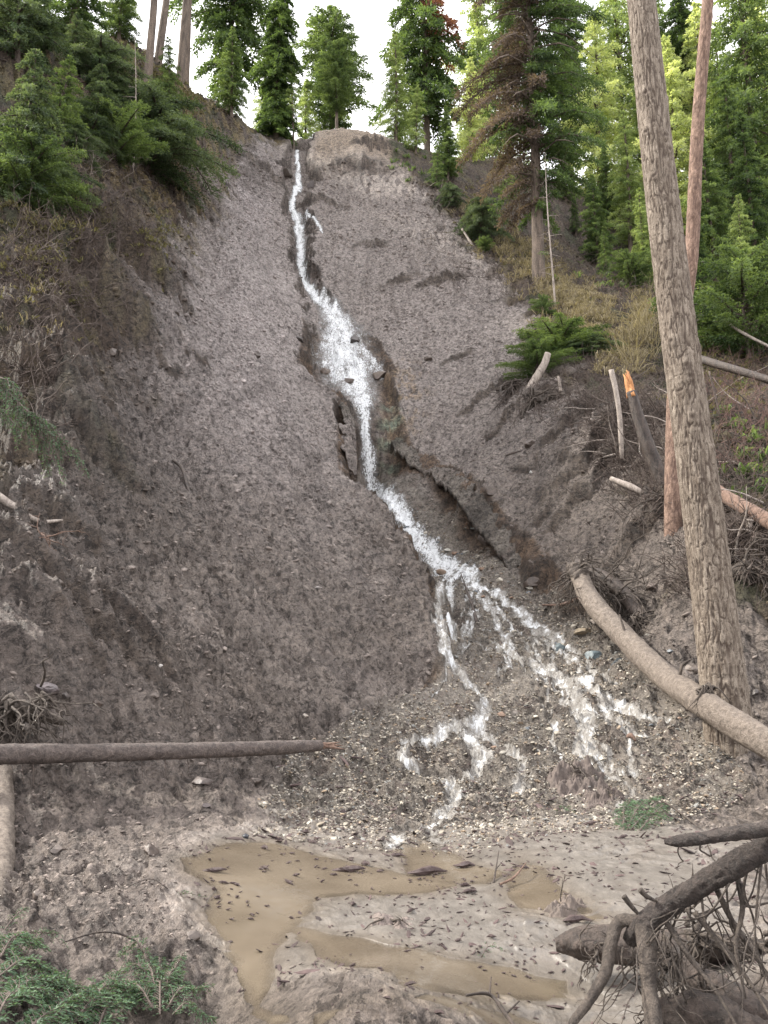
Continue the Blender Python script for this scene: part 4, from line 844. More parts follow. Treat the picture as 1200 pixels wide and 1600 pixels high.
for k in range(26):                                   # mud-caked fibre cuff where it passes the standing trunk
    o = P(1098+rng.uniform(-14, 14), 1080+rng.uniform(-8, 16), 10.6)-a[0]; tube(mb, [o, o+np.array([rng.normal()*.05, -.12, .03]), o+np.array([rng.normal()*.1, -.16, -.25*rng.uniform(.4, 1)])], [.02, .012, .003], 4, 7, rough=.2)
mb.build('mud_fibres', M['root'], fl)
# tangled roots alongside the log
rt = empty('root_wad', tuple(P(960,920,14.6))); tag(rt, 'long tangled dark root mass lying behind the thick fallen log', 'roots'); o = np.array(rt.location)
mb = MB()
for (x, y, Y, n, L) in [(900,880,15.6,14,1.5),(930,915,15,16,1.5),(965,930,14.6,16,1.6),(990,965,14,14,1.3),(1010,985,13.7,14,1.2),(955,900,15.5,10,1.4),(1040,1005,13.3,10,.9)]:
    roots(mb, P(x, y, Y)-o, (.75, -.25, -.65), int(n*1.6), L, .020, rng, .45, .35, .35)
mb.build('root_strands', M['root'], rt)
mb = MB(); tube(mb, [P(900,880,15.6)-o, P(960,915,14.9)-o, P(1000,960,14.2)-o, P(1040,1005,13.5)-o], [.10,.13,.11,.05], 12, 50, rough=.2, rs=7, seed=3); mb.build('root_core', M['rot'], rt)
for (p, q, lb) in [((848,944),(906,946),'thin reddish stick poking left from the root end of the thick fallen log'),((924,975),(930,996),'short pale broken stub in front of the thick fallen log')]:
    stick('broken_stick', lb, 'stick', [on(*p, .1), on((p[0]+q[0])/2, (p[1]+q[1])/2, .16), on(*q, .12)], [.02,.03,.025], 'bark_red' if 'red' in lb else 'pale', 6, .1, 9, 3)
stick('broken_stick', 'dark forked stick standing in the stream where it fans out', 'stick', [on(745,968,.0), on(738,950,.12), on(728,930,.16), on(720,912,.2)], [.035,.03,.022,.008], 'rot', 7, .15, 9, 8, extra=lambda m, o: tube(m, [on(738,950,.12)-o, on(742,935,.2)-o], [.02, .006], 5))
# broken snag with orange split top, thin snags
sn = empty('broken_snag', tuple(on(1042,752))); tag(sn, 'dark broken snag with a bright orange split top on the right bank', 'snag'); o = np.array(sn.location); Yb = o[1]
mb = MB(); tube(mb, [np.zeros(3)-[0, 0, .3], P(1010,690,Yb)-o, P(986,612,Yb)-o], [.16,.135,.10], 14, 60, rough=.12, rs=8, seed=2); mb.build('trunk', M['rot'], sn)
mb = MB(); b0 = P(986,614,Yb)-o
for k in range(7):
    tp = P(974+k*1.7, 576+rng.uniform(0, 22), Yb)-o; tube(mb, [b0+rng.normal(size=3)*.035-[0, 0, .1], (b0+tp)/2+rng.normal(size=3)*.015, tp], [.055, .05, .006], 5, 9, rough=.1, seed=k)
mb.build('split_top', M['orange'], sn)
for pts, rd, lb, mt in [([(972,718,18.2),(968,650,18.2),(962,610,18.2),(955,578,18.2)], [.05,.055,.06,.06], 'pale thin broken snag standing left of the orange-topped snag', 'pale'),
    ([(825,612,25),(838,590,25),(850,570,25),(856,552,25)], [.13,.13,.11,.10], 'pale grey stub leaning right out of the uprooted bough heap', 'pale'),
    ([(876,612,24),(874,596,24),(872,588,24)], [.05,.04,.03], 'short pale upright stub right of the uprooted root ball', 'pale'),
    ([(722,358,38),(735,378,37.6),(744,392,37.2)], [.05,.06,.05], 'short pale fallen stick under the shrubs on the right spur', 'pale'),
    ([(1108,758,15),(1150,786,14.2),(1215,822,13.2),(1270,850,12.6)], [.11,.12,.125,.12], 'pale pinkish fallen log behind the huge leaning trunk at the right edge', 'bark_red'),
    ([(1172,812,13.6),(1170,835,13.6)], [.06,.05], 'pale upright stub under the pinkish fallen log at the right edge', 'pale'),
    ([(955,748,17),(985,760,16.6),(1008,772,16.4)], [.05,.07,.05], 'flat grey slab of wood lying below the orange-topped snag', 'pale'),
    ([(1090,560,24),(1140,575,23),(1215,598,22)], [.12,.12,.10], 'dark rotting log across the slope behind the huge trunk, right edge', 'rot'),
    ([(1130,500,27),(1160,520,26.4),(1215,548,25.5)], [.05,.05,.04], 'thin grey pole lying above the dark rotting log, right edge', 'pale'),
    ([(618,275,43.8),(640,296,43),(655,310,42.5),(690,332,41.4)], [.06,.05,.05,.02], 'thin pale fallen pole across the top right edge of the bare slide', 'pale'),
    ([(600,290,43.6),(612,273,43.6),(619,267,43.6)], [.09,.08,.04], 'dark short log sticking up at the top right edge of the bare slide', 'rot'),
    ([(668,316,42),(690,340,41),(712,362,40)], [.05,.04,.02], 'dark fallen branch below the saplings at the right edge of the bare slide', 'rot'),
    ([(790,712,21.5),(800,708,21.5),(816,704,21.5)], [.02,.035,.015], 'dark stick lying on bare mud between the gully and the right bank', 'rot'),
    ([(1108,580,17),(1118,620,17),(1125,650,17)], [.02,.02,.01], 'thin grey twig stem behind the right side of the huge trunk', 'twig')]:
    stick('fallen_branch' if 'stub' not in lb else 'wood_stub', lb, 'branch', [P(*q) for q in pts], rd, mt, 10, .1, 8, len(lb))
for (x, y, lb) in [(800,612,'uprooted ball of hanging roots under the pale leaning stub on the right bank'),(835,632,'smaller clump of dark roots to the right of the uprooted ball'),(10,1145,'root tuft with a pale curling root at the left edge above the long log'),(1165,915,'dark root overhang behind the base of the huge trunk, right edge')]:
    p0 = on(x, y, .25); w_ = empty('root_clump', tuple(p0)); tag(w_, lb, 'roots'); k = .5+p0[1]/22
    mb = MB(); roots(mb, (0, 0, 0), (.2, -.5, -.8), 26, .75*k, .026*k, rng, .75, .5, .3); roots(mb, (.3*k, 0, .1), (.3, -.5, -.6), 16, .7*k, .02*k, rng, .8, .4, .3)
    mb.build('root_strands', M['root' if y != 612 else 'rot'], w_)
    mb = MB(); tube(mb, [(-.3*k, .1, -.15), (0, .05, -.02), (.3*k, .1, -.06), (.55*k, .15, -.15)], [.03*k, .09*k, .08*k, .03*k], 14, 50, rough=.5, rs=12, seed=y); mb.build('root_core', M['root'], w_)
# dead branches tangled on the right bank and edge
rg = np.random.default_rng(31)
for k in range(110):
    if k < 70: x, y = rg.uniform(930, 1085), rg.uniform(610, 830)
    elif k < 94: x, y = rg.uniform(1130, 1200), rg.uniform(560, 940)
    else: x, y = rg.uniform(640, 780), rg.uniform(290, 440)
    if k < 70 and y > 640+(x-900)*1.1: y -= 90
    o = on(x, y, .05); v = unit([rg.normal(), rg.normal()*.5, abs(rg.normal())*.5-.1]); L = rg.uniform(.5, 1.6); q = [o]
    for i in range(3): v = unit(v+rg.normal(size=3)*.22-[0, 0, .08]); q.append(q[-1]+v*L/3)
    stick('dead_branch', ['pale ', 'dark brown ', 'mud-coated ', 'pale '][k % 4]+['thin dead branch tangled in the brush below the orange-topped snag', 'thin dead branch in the shaded brush right of the huge trunk', 'thin dead branch caught along the upper right edge of the bare slide'][0 if k < 70 else 1 if k < 94 else 2], 'branch', q, [rg.uniform(.012, .034), .012, .003], ['pale', 'twig', 'root', 'pale'][k % 4], 5, .1, 9, k,
          ['dead branches tangled below the orange-topped snag', 'dead branches right of the huge trunk', 'dead branches along the upper right slide edge'][0 if k < 70 else 1 if k < 94 else 2], n=10)
# foreground root arch, lower right
ar = empty('uprooted_root', tuple(P(1230,1305,3.7))); tag(ar, 'large dark wet root arching down from the right edge in the foreground', 'root'); o = np.array(ar.location)
def pp(l): return [P(*q)-o for q in l]
mb = MB(); tube(mb, pp([(1300,1270,3.6),(1225,1310,3.65),(1160,1345,3.7),(1100,1380,3.8),(1045,1415,3.9),(1005,1447,3.95),(985,1470,4.0)]), [.052,.050,.048,.045,.046,.052,.036], 40, 300, rough=.15, rs=24, seed=31); mb.build('main_root', M['log_dark'], ar)
mb = MB(); tube(mb, pp([(1260,1285,3.6),(1180,1297,3.62),(1110,1308,3.66),(1060,1314,3.7),(1038,1315,3.72)]), [.038,.029,.026,.024,.010], 22, 110, rough=.16, rs=30, seed=32); mb.build('upper_root', M['log_dark'], ar)
mb = MB(); tube(mb, pp([(1000,1440,3.95),(968,1440,4.0),(955,1475,3.95),(945,1520,3.9),(920,1565,3.85),(890,1605,3.8),(870,1640,3.8)]), [.026,.027,.028,.024,.020,.016,.010], 18, 110, rough=.14, rs=30, seed=33); mb.build('root_fork', M['root'], ar)
mb = MB(); tube(mb, pp([(1008,1450,3.93),(1012,1500,3.85),(1015,1550,3.8),(1022,1600,3.7),(1030,1680,3.6)]), [.044,.036,.032,.036,.04], 20, 90, rough=.15, rs=26, seed=34); mb.build('root_fork', M['root'], ar)
mb = MB(); rg = np.random.default_rng(12)
for (x, y, n, L) in [(1195,1330,3,.5),(1150,1380,4,.6),(1100,1395,4,.5),(1180,1350,5,.7),(1060,1420,5,.4),(1030,1455,8,.45),(990,1480,5,.4),(1080,1320,3,.12),(1110,1440,4,.4)]:
    for j in range(n):
        q = P(x+rg.normal()*12, y, 3.75+rg.uniform(-.1, .2))-o; v = np.array([rg.normal()*.3, rg.normal()*.2, -1.]); pts = [q]
        for i in range(6): v = unit(v+rg.normal(size=3)*.45+[0, 0, -.15]); pts.append(pts[-1]+v*L*rg.uniform(.7, 1.2)/5)
        tube(mb, pts, [rg.uniform(.002, .007), .0035, .001], 5, 20, rough=.2, rs=60, seed=j)
for l in [[(1085,1425,3.8),(1130,1480,3.75),(1175,1540,3.7),(1210,1600,3.6)],[(1120,1390,3.8),(1150,1450,3.8),(1185,1500,3.8),(1215,1560,3.8)],[(1150,1360,3.8),(1160,1420,3.75),(1150,1480,3.7),(1165,1560,3.7)],[(1040,1440,3.9),(1080,1500,3.8),(1120,1550,3.7),(1160,1620,3.6)],[(1000,1390,3.9),(1010,1400,3.9),(1030,1410,3.9)],[(975,1400,3.95),(990,1420,3.95),(1010,1440,3.95)]]:
    tube(mb, pp(l), [.013, .010, .004], 7, 30, rough=.2, rs=50, seed=len(l))
mb.build('hanging_rootlets', M['root'], ar)
ug = empty('root_mass', tuple(P(1120,1600,3.9))); tag(ug, 'muddy tangle of roots and rotten wood in the bottom right corner', 'roots'); o = np.array(ug.location)
mb = MB(); tube(mb, pp([(1040,1480,4.25),(1090,1530,4.1),(1150,1570,3.95),(1230,1625,3.8)]), [.05,.065,.08,.09], 22, 70, rough=.22, rs=14, seed=5); tube(mb, pp([(1010,1590,3.9),(1090,1585,3.85),(1150,1610,3.8),(1220,1640,3.7)]), [.05,.08,.10,.08], 18, 50, rough=.25, rs=14, seed=7); mb.build('root_core', M['rot'], ug)
mb = MB()
for (x, y, n) in [(1050,1500,14),(1100,1540,14),(1150,1560,12),(1040,1560,12),(1190,1600,8),(1070,1600,12)]: roots(mb, P(x, y, 4.0)-o, (rg.normal()*.5, -.4, -.5), n, .42, .007, rg, .9, .3, .55)
mb.build('root_strands', M['root'], ug)
lg = empty('rotten_log', tuple(P(1000,1480,4.95))); tag(lg, 'dark rotten log half sunk in mud behind the foreground root arch', 'log'); o = np.array(lg.location)
mb = MB(); tube(mb, pp([(868,1476,5.0),(905,1474,4.98),(960,1478,4.9),(1030,1480,4.85),(1110,1482,4.8),(1215,1492,4.7),(1300,1500,4.65)]), [.03,.085,.095,.09,.075,.06,.05], 26, 150, rough=.22, rs=12, seed=41); mb.build('trunk', M['rot'], lg)
mb = MB(); roots(mb, P(1080,1455,4.8)-o, (.3, -.2, .1), 16, .35, .016, rg, .9, .2, .4); roots(mb, P(1180,1470,4.7)-o, (.3, -.2, -.1), 14, .35, .012, rg, .9, .2, .4); roots(mb, P(930,1480,4.9)-o, (.3, -.5, -.5), 12, .25, .010, rg, .9, .2, .4); mb.build('root_strands', M['root'], lg)
stick('wet_stick', 'dark forked twig on the wet mud at the bottom centre right', 'stick', [on(728,1556,.02), on(765,1566,.05), on(790,1590,.05), on(815,1625,.03)], [.006,.009,.010,.008], 'rot', 7, .15, 30, 3, extra=lambda m, o: (tube(m, [on(765,1566,.05)-o, on(768,1548,.09)-o], [.006, .003], 5), tube(m, [on(790,1590,.05)-o, on(812,1588,.1)-o], [.006, .003], 5)))
stick('wet_stick', 'long thin dark twig with side shoots on the mud left of the brown water', 'stick', [on(100,1466,.03), on(150,1464,.05), on(185,1470,.05), on(212,1474,.02)], [.004,.006,.008,.004], 'rot', 6, .1, 30, 4, extra=lambda m, o: tube(m, [on(185,1470,.05)-o, on(165,1452,.08)-o, on(158,1442,.1)-o], [.006, .004, .002], 5))
stick('wet_stick', 'thin curved twig lying across the mud above the dark little sprig', 'stick', [on(200,1390,.02), on(235,1394,.05), on(262,1400,.02)], [.003,.004,.002], 'rot', 6, .1, 30, 5)
stick('wet_stick', 'reddish forked stick on the wet mud right of the stream mouth', 'stick', [on(782,1385,.03), on(800,1378,.05), on(812,1372,.08), on(822,1362,.1)], [.008,.009,.007,.004], 'bark_red', 6, .1, 30, 5)
stick('wet_stick', 'dark upright forked stick on the mud just right of the stream mouth', 'stick', [on(771,1376,.0), on(775,1365,.06), on(780,1352,.12)], [.008,.006,.003], 'rot', 6, .1, 30, 6, extra=lambda m, o: tube(m, [on(775,1365,.06)-o, on(786,1362,.1)-o], [.005, .002], 5))
stick('wet_stick', 'thin bent twig arching over the gravel beside the green sprig', 'stick', [on(1020,1255,.05), on(1045,1278,.12), on(1070,1288,.08), on(1095,1300,.03)], [.006,.010,.009,.005], 'root', 6, .1, 30, 7)
stick('wet_stick', 'orange-brown flake of wood on the gravel left of the huge trunk', 'chip', [on(978,1162,.03), on(986,1168,.05), on(994,1172,.03)], [.012,.04,.012], 'bark_red', 5, .2, 10, 7)

# soil crusts overhanging the cut banks
def lip(name, label, pts, side, ov, seed, back=.5, thick=.10):
    q = march(A_f, *zip(*pts)); p = spline(q, 260)[:, :2]; t = unit(np.gradient(p, axis=0)); nrm = np.stack([-t[:, 1], t[:, 0]], 1)*side
    L = np.cumsum(np.r_[0, np.hypot(*np.diff(p, axis=0).T)]); e = ov*(.55+.9*perlin(L*1.3, L*0+seed, seed)+.5*perlin(L*4, L*0+seed, seed+1)+.25*perlin(L*11, L*0, seed+2)); e = np.clip(e, 0, 2*ov)-lipwob(p[:, 0], p[:, 1])
    tp = np.minimum(1, np.minimum(L, L[-1]-L)/.6); e = e*tp-.25*(1-tp)-.03*np.abs(perlin(L*25, L*0, 3)); m = 30; u = np.linspace(0, 1, m); d = -back+(e[:, None]+back)*u[None]
    X = p[:, None, 0]+nrm[:, None, 0]*d; Y = p[:, None, 1]+nrm[:, None, 1]*d; z0_ = {k_: np.zeros(X.shape) for k_ in ('veg','wet','pool','gravel','stream')}; rough_ = detail(X, Y, z0_)
    zt = A_f(X.ravel(), Y.ravel()).reshape(X.shape)+rough_-.10*(1-sst(0, .6, u))[None]+.045-.05*(u[None]**8)-.30*(1-tp[:, None])**1.5; zb = zt-thick*(.5+1.1*(1-u[None]))-.04*np.abs(perlin(X*5, Y*5, 13)); n = len(p)
    V = np.concatenate([np.stack([X, Y, zt], -1).reshape(-1, 3), np.stack([X, Y, zb], -1).reshape(-1, 3)]); k = (np.arange(n-1)[:, None]*m+np.arange(m-1)[None]).ravel(); N = n*m
    Q = [np.stack([k, k+m, k+m+1, k+1], 1), np.stack([k+N, k+1+N, k+m+1+N, k+m+N], 1)]; r_ = np.arange(n-1)*m+m-1; Q.append(np.stack([r_, r_+m, r_+m+N, r_+N], 1)); r_ = np.arange(n-1)*m; Q.append(np.stack([r_, r_+N, r_+m+N, r_+m], 1)); Q = np.concatenate(Q)
    if side < 0: Q = Q[:, ::-1]
    ri = np.clip(np.searchsorted(rr, np.hypot(p[:, 0]-nrm[:, 0]*.8, p[:, 1]-nrm[:, 1]*.8)), 0, ny-1); ti = np.clip(np.searchsorted(th, np.arctan2(p[:, 0]-nrm[:, 0]*.8, p[:, 1]-nrm[:, 1]*.8)), 0, nx-1)
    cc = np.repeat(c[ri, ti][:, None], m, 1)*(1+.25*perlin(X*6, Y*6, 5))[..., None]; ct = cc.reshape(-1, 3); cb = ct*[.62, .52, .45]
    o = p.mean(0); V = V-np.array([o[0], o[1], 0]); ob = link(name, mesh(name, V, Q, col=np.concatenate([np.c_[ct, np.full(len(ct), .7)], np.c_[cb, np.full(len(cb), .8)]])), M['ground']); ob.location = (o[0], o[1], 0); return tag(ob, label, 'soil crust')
lip('soil_crust', 'grey soil crust overhanging the brown cut bank right of the stream', [(628,668),(645,694),(700,731),(748,765),(800,828),(830,852)], 1, .12, 3, thick=.07)
lip('soil_crust', 'soil crust over the dark hollow left of the falls', [(505,602),(527,622),(530,665),(531,700)], -1, .12, 7, thick=.06)
# ------------------------------------------------------------------ stones
def lumpstone(seed, sub=3, flatn=.65, amp=.28, facet=0):
    import bmesh
    bm = bmesh.new(); bmesh.ops.create_icosphere(bm, subdivisions=sub, radius=1); V = np.array([v.co[:] for v in bm.verts]); F = np.array([[v.index for v in f.verts] for f in bm.faces]); bm.free()
    n = unit(V); r = 1+amp*vnoise3(n[:, 0]*1.3+seed*7, n[:, 1]*1.3+3, n[:, 2]*1.3+9, seed)+amp*.4*vnoise3(n[:, 0]*3+seed, n[:, 1]*3+3, n[:, 2]*3+9, seed+5)
    V = n*r[:, None]; rg = np.random.default_rng(seed)
    for k in range(9 if facet == 0 else facet):                 # flat broken faces
        d = unit(rg.normal(size=3)); h = rg.uniform(.55, .85); e = V@d; V = V-np.where(e > h, e-h, 0)[:, None]*d
    return V*[1, rg.uniform(.65, .95), flatn], F
def rock(label, px, py, wpx, colr, seed, flatn=.65, sink=.2, group=None, name='rock', wet='stone', tilt=0, rough=0):
    V, F = lumpstone(seed, 3, flatn); p = on(px, py); s = wpx/FPX*p[1]/2
    cv = np.tile(np.array(colr), (len(V), 1))*(1+.2*vnoise3(V[:, 0]*3+9, V[:, 1]*3+9, V[:, 2]*3+9, seed))[:, None]
    me = mesh(name, V*s, None, F, col=cv, smooth=False); ob = link(name, me, M['stone'])
    ob.location = p+np.array([0, .2*s, s*flatn*(1-sink*2)*.6]); ob.rotation_euler = (tilt, 0, seed*1.3); return tag(ob, label, 'rock', group)
for i, (lb, x, y, wp, cl, fn) in enumerate([
 ('blue-grey boulder in the gravel near the root end of the thick fallen log', 876, 1003, 26, (.10,.125,.13), .7),
 ('wet blue-grey boulder against the thick fallen log, middle of three', 927, 1030, 30, (.09,.115,.125), .75),
 ('dark wet boulder against the thick fallen log, rightmost of three', 967, 1040, 30, (.05,.058,.062), .65),
 ('flat tan rock wedged against the bank above the blue-grey boulders', 912, 998, 34, (.20,.16,.11), .45),
 ('thin pale flat slab resting in the eroded cut right of the stream', 734, 827, 32, (.30,.29,.26), .22),
 ('dark stone at the top of the cascade on its left edge', 468, 527, 20, (.06,.05,.045), .5),
 ('dark wet rock in the middle of the wide cascade', 556, 536, 22, (.055,.045,.04), .8),
 ('dark wet rock low in the wide cascade where it narrows', 545, 592, 26, (.075,.055,.045), .8),
 ('brown rock at the right edge of the wide cascade', 592, 588, 30, (.13,.10,.08), .7),
 ('brown wet rock on the left edge of the wide cascade', 508, 580, 22, (.10,.075,.06), .7),
 ('dark rock left of the narrow upper fall', 448, 280, 22, (.07,.055,.045), .9),
 ('dark rock right of the narrow upper fall', 486, 290, 20, (.06,.045,.04), .9),
 ('pale round stone lying on the mud above the tip of the long log', 477, 1122, 13, (.30,.26,.22), .7),
 ('dark mud-coated boulder below the long log', 313, 1234, 32, (.10,.08,.072), .5),
 ('small white stone on the mud slope right of the huge bank', 830, 745, 7, (.55,.53,.5), .7),
 ('small white pebble on the left mud slope above the long log', 250, 1045, 12, (.5,.47,.44), .5),
 ('small pale stone on the mud slope left of the gully', 497, 915, 12, (.42,.38,.36), .45),
 ('dark fist-sized stone half buried left of the brown water', 322, 1264, 14, (.09,.07,.065), .7),
 ('grey rock at the right of the stream where the gully opens', 700, 860, 14, (.35,.33,.29), .5),
 ('small grey wet rock beside the stream below the falls', 588, 742, 14, (.06,.055,.05), .7),
 ('black pebble at the upper rim of the brown water', 384, 1308, 13, (.02,.022,.03), .7),
 ('dark rock behind the base of the huge trunk', 1182, 1092, 16, (.06,.05,.045), .8),
 ('brown wet rock in the stream where the gully opens', 690, 892, 24, (.17,.12,.085), .5),
 ('buried grey boulder showing on the mud slope at the left edge', 75, 1065, 40, (.12,.10,.10), .5),
 ('dark jutting block on the mud slope at the left', 104, 1068, 18, (.08,.066,.06), .9)]):
    rock(lb, x, y, wp, cl, 100+i, fn)
rg = np.random.default_rng(50)
for i in range(60):                                   # cobbles of the gully mouth
    if i < 34: t = rg.uniform(); x = 640+t*240+rg.normal()*26; y = 840+t*150+rg.normal()*24
    else: x = rg.uniform(700, 1080); y = rg.uniform(1000, 1200)
    w_ = ['tan','dark brown','pale','blue-grey','reddish brown'][i % 5]+' cobble '+('in the gully mouth where the stream spreads' if i < 34 else 'on the lower gravel fan between the water threads')
    rock(w_, x, y, rg.uniform(7, 14), [(.22,.2,.17),(.14,.12,.10),(.30,.27,.22),(.10,.11,.12),(.2,.13,.09)][i % 5], 200+i % 9, rg.uniform(.5, .8), group=w_.replace('cobble', 'cobbles'), name='cobble')
for lb, x, y, wp, sd_ in [('dark clod of soil on the left slope under the bare ledge', 180, 520, 26, 1),('dark clod of soil high on the left slope beside the stream', 270, 490, 22, 2),('dark soil clod on the mud between left ledge and cascade', 400, 560, 18, 3),('brown soil block fallen below the left edge thicket', 60, 520, 34, 4),('dark clod on the mud slope at the far left, knee high on the picture', 90, 900, 26, 5),
  ('soil clod on the left mud above the long log', 150, 1085, 22, 6),('soil clod low on the left mud slope, near the middle of the log', 240, 1100, 20, 7),('dark clod on the mud right of the cascade', 670, 560, 20, 8),('soil block on the right bank below the root ball', 830, 690, 28, 9),('broken soil block at the lip of the eroded cut', 770, 770, 30, 10),('broken soil block under the lip of the eroded cut', 760, 850, 34, 11),('dark soil block fallen from the lip at the gully mouth', 830, 900, 36, 12),
  ('clod of mud right of the thick fallen log', 1020, 930, 26, 13),('soil lump at the foot of the huge trunk', 1085, 1060, 26, 14),('dark soil block in the cave left of the falls', 548, 742, 20, 15),('soil lump on the flat mud below the long log', 400, 1225, 20, 16),('dark soil lump on the flat mud at the left', 90, 1330, 24, 17),('low soil lump on the flat mud above the brown water', 235, 1330, 34, 18),('soil lump beside the bottom left boughs', 300, 1480, 26, 19),('soil lump on the mud at the left edge above the boughs', 60, 1400, 26, 20)]:
    rock(lb, x, y, wp, (.105,.083,.07) if sd_ % 3 else (.075,.056,.046), 300+sd_, .6, .3, name='soil_clod')
# pebbles and clods: past counting
def scatter(name, label, pts, size, colr, mat, protos, seed, flat_=.6, smooth=False, kind='stuff'):
    rg = np.random.default_rng(seed); n = len(pts); Vs, Fs, Cs = [], [], []; k0 = 0
    pr = rg.integers(len(protos), size=n)
    for k, (PV, PF) in enumerate(protos):
        ix = np.where(pr == k)[0]; m = len(ix)
        if m == 0: continue
        a = rg.uniform(0, 6.28, m); t = rg.normal(size=(m, 2))*.5; c, s = np.cos(a), np.sin(a)
        V = np.broadcast_to(PV, (m,)+PV.shape)*rg.uniform(.7, 1.3, (m, 1, 3))*size[ix][:, None, None]; V = V*[1, 1, flat_]
        x = V[..., 0]*c[:, None]-V[..., 1]*s[:, None]; y = V[..., 0]*s[:, None]+V[..., 1]*c[:, None]; z = V[..., 2]+t[:, :1]*x*.6+t[:, 1:]*y*.6
        W = np.stack([x, y, z], -1)+pts[ix][:, None]; Vs.append(W.reshape(-1, 3)); Fs.append((PF[None]+np.arange(m)[:, None, None]*len(PV)).reshape(-1, 3)+k0); k0 += m*len(PV)
        Cs.append(np.repeat(colr[ix], len(PV), 0))
    ob = link(name, mesh(name, np.concatenate(Vs), None, np.concatenate(Fs), col=np.concatenate(Cs), smooth=smooth), mat); return tag(ob, label, None, None, kind)
small = [lumpstone(k, 1, .8, .3, 4) for k in range(6)]
def cloud(px0, px1, py0, py1, n, rg):                 # spots on the ground, even over a patch of hillside
    return None
def pick(rg, n, x0, x1, y0, y1, f):
    x = rg.uniform(x0, x1, n); y = np.exp(rg.uniform(math.log(y0), math.log(y1), n)); keep = rg.uniform(size=n) < f(x, y)
    x, y = x[keep], y[keep]; z = zones(x, y); h = base(x, y)+detail(x, y, z); return x, y, h, z
# gravel
x, y, h, z = pick(rg, 330000, -3.2, 7, 7.6, 24, lambda x, y: (np.abs(x) < y*.5)*1.0)
fl_ = sst(7.8, 10.5, y); kk = (z['gravel']+.10*rg.normal(size=len(x)) > .45) & (rg.uniform(size=len(x)) < (.25+.75*fl_)*(1-.93*sst(.2, .6, z['stream'])))
kk &= rg.uniform(size=len(x)) < .55+.6*perlin(x*1.1, y*1.1, 71)
x, y, h = x[kk], y[kk], h[kk]; n = len(x)
pal = np.array([(.28,.245,.195),(.24,.205,.165),(.17,.145,.12),(.33,.295,.24),(.24,.18,.125),(.20,.195,.18),(.12,.10,.085),(.38,.345,.29),(.26,.22,.17)])
cl = pal[rg.integers(len(pal), size=n)]*rg.uniform(.7, 1.2, (n, 1)); sz = .0065+.0085*rg.gamma(1.1, .6, n)*(.6+y/22); sz = np.minimum(sz, .06)
scatter('gravel', 'pale and dark wet gravel spread over the debris fan', np.stack([x, y, h+sz*.2], 1), sz, cl, M['stone'], small, 61)
# clods on the slide
M['clod'] = mat_stone('mud_clod', .85)
x, y, h, z = pick(rg, 100000, -17, 12, 5, 44, lambda x, y: (np.abs(x) < y*.52)*1.0)
pat = .35+.9*perlin(x*.5, y*.4, 73)+.5*perlin(x*1.9, y*1.7, 74)+.5*sst(-1, -4, x+.1*y)
kk = (z['gravel'] < .3) & (z['stream'] < .02) & (z['wet'] < .35) & (z['bank'] < .2) & (rg.uniform(size=len(x)) < pat)
x, y, h = x[kk], y[kk], h[kk]; n = len(x); vg = z['veg'][kk]
ri = np.clip(np.searchsorted(rr, np.hypot(x, y)), 0, ny-1); ti = np.clip(np.searchsorted(th, np.arctan2(x, y)), 0, nx-1); cl = c[ri, ti]*rg.uniform(.62, .95, (n, 1)); sz = (.007+.010*rg.gamma(1.3, .7, n))*(.45+y/12); sz = np.minimum(sz, .012+.0065*np.clip(y-4.5, 0, 16))
scatter('mud_clods', 'crumbly grey-brown mud clods covering the slide slopes', np.stack([x, y, h+sz*.05], 1), sz, cl, M['clod'], small, 62, .55, True)
# bark chips and debris on the mud: the larger ones things, the rest a litter
def chipmesh(seed):
    mb = MB(); rg = np.random.default_rng(seed); L = rg.uniform(.7, 1.2); tube(mb, [(-L, 0, 0), (-.3*L, rg.normal()*.12, .1), (.4*L, rg.normal()*.15, .12), (L, rg.normal()*.2, 0)], [.06, .26, .22, .05], 6, 12, rough=.5, rs=3, seed=seed)
    if seed % 2: tube(mb, [(0, 0, .1), (.3, .5, .15), (.5, .7, .1)], [.12, .1, .03], 5, 6, rough=.4, rs=3, seed=seed)
    return mb.me('bark_chip', False)
chips = [chipmesh(k) for k in range(7)]
for cm in chips: cm.materials.append(M['chip'])
rg = np.random.default_rng(90); nC = 0
while nC < 290:
    x = rg.uniform(300, 1190); y = 1240+360*rg.uniform()
    cen = [(340,1355,45,30,'in the left end of the brown water'),(360,1410,50,26,'in the bend of the brown water'),(670,1370,60,14,'at the stream mouth'),(540,1360,70,14,'along the upper rim of the brown water'),(640,1412,120,24,'on the low debris heap in mid mud flat'),(560,1530,120,45,'on the lower mud left of centre'),(720,1540,160,45,'on the lower mud at the bottom centre'),(480,1330,80,25,'between gravel and brown water, left'),(800,1500,90,26,'on the smooth mud left of the rotten log'),(1010,1235,80,30,'on the gravel by the green sprig'),(700,1300,160,40,'on the gravel around the stream mouth'),(480,1265,50,30,'on the left tip of the gravel'),(590,1260,100,50,'on the lower middle of the gravel'),(950,1330,110,35,'on the flat mud left of the root arch')]
    c0 = cen[rg.integers(len(cen))]; x = c0[0]+rg.normal()*c0[2]*.75; y = c0[1]+rg.normal()*c0[3]*.75
    if y > 1596 or x > 1195 or x < 5: continue
    p = surf(x, y); s = rg.uniform(2.2, 5.5)*(2.0 if rg.uniform() < .12 else 1)/FPX*p[1]
    ob = link('bark_chip', chips[nC % 7]); ob.location = p+np.array([0, 0, s*.2]); ob.scale = (s, s*rg.uniform(.7, 1.3), s*1.1); ob.rotation_euler = (rg.normal()*.2, rg.normal()*.2, rg.normal()*.9)
    tag(ob, 'dark soaked bark chip '+c0[4], 'wood chip', 'bark chips '+c0[4]); nC += 1
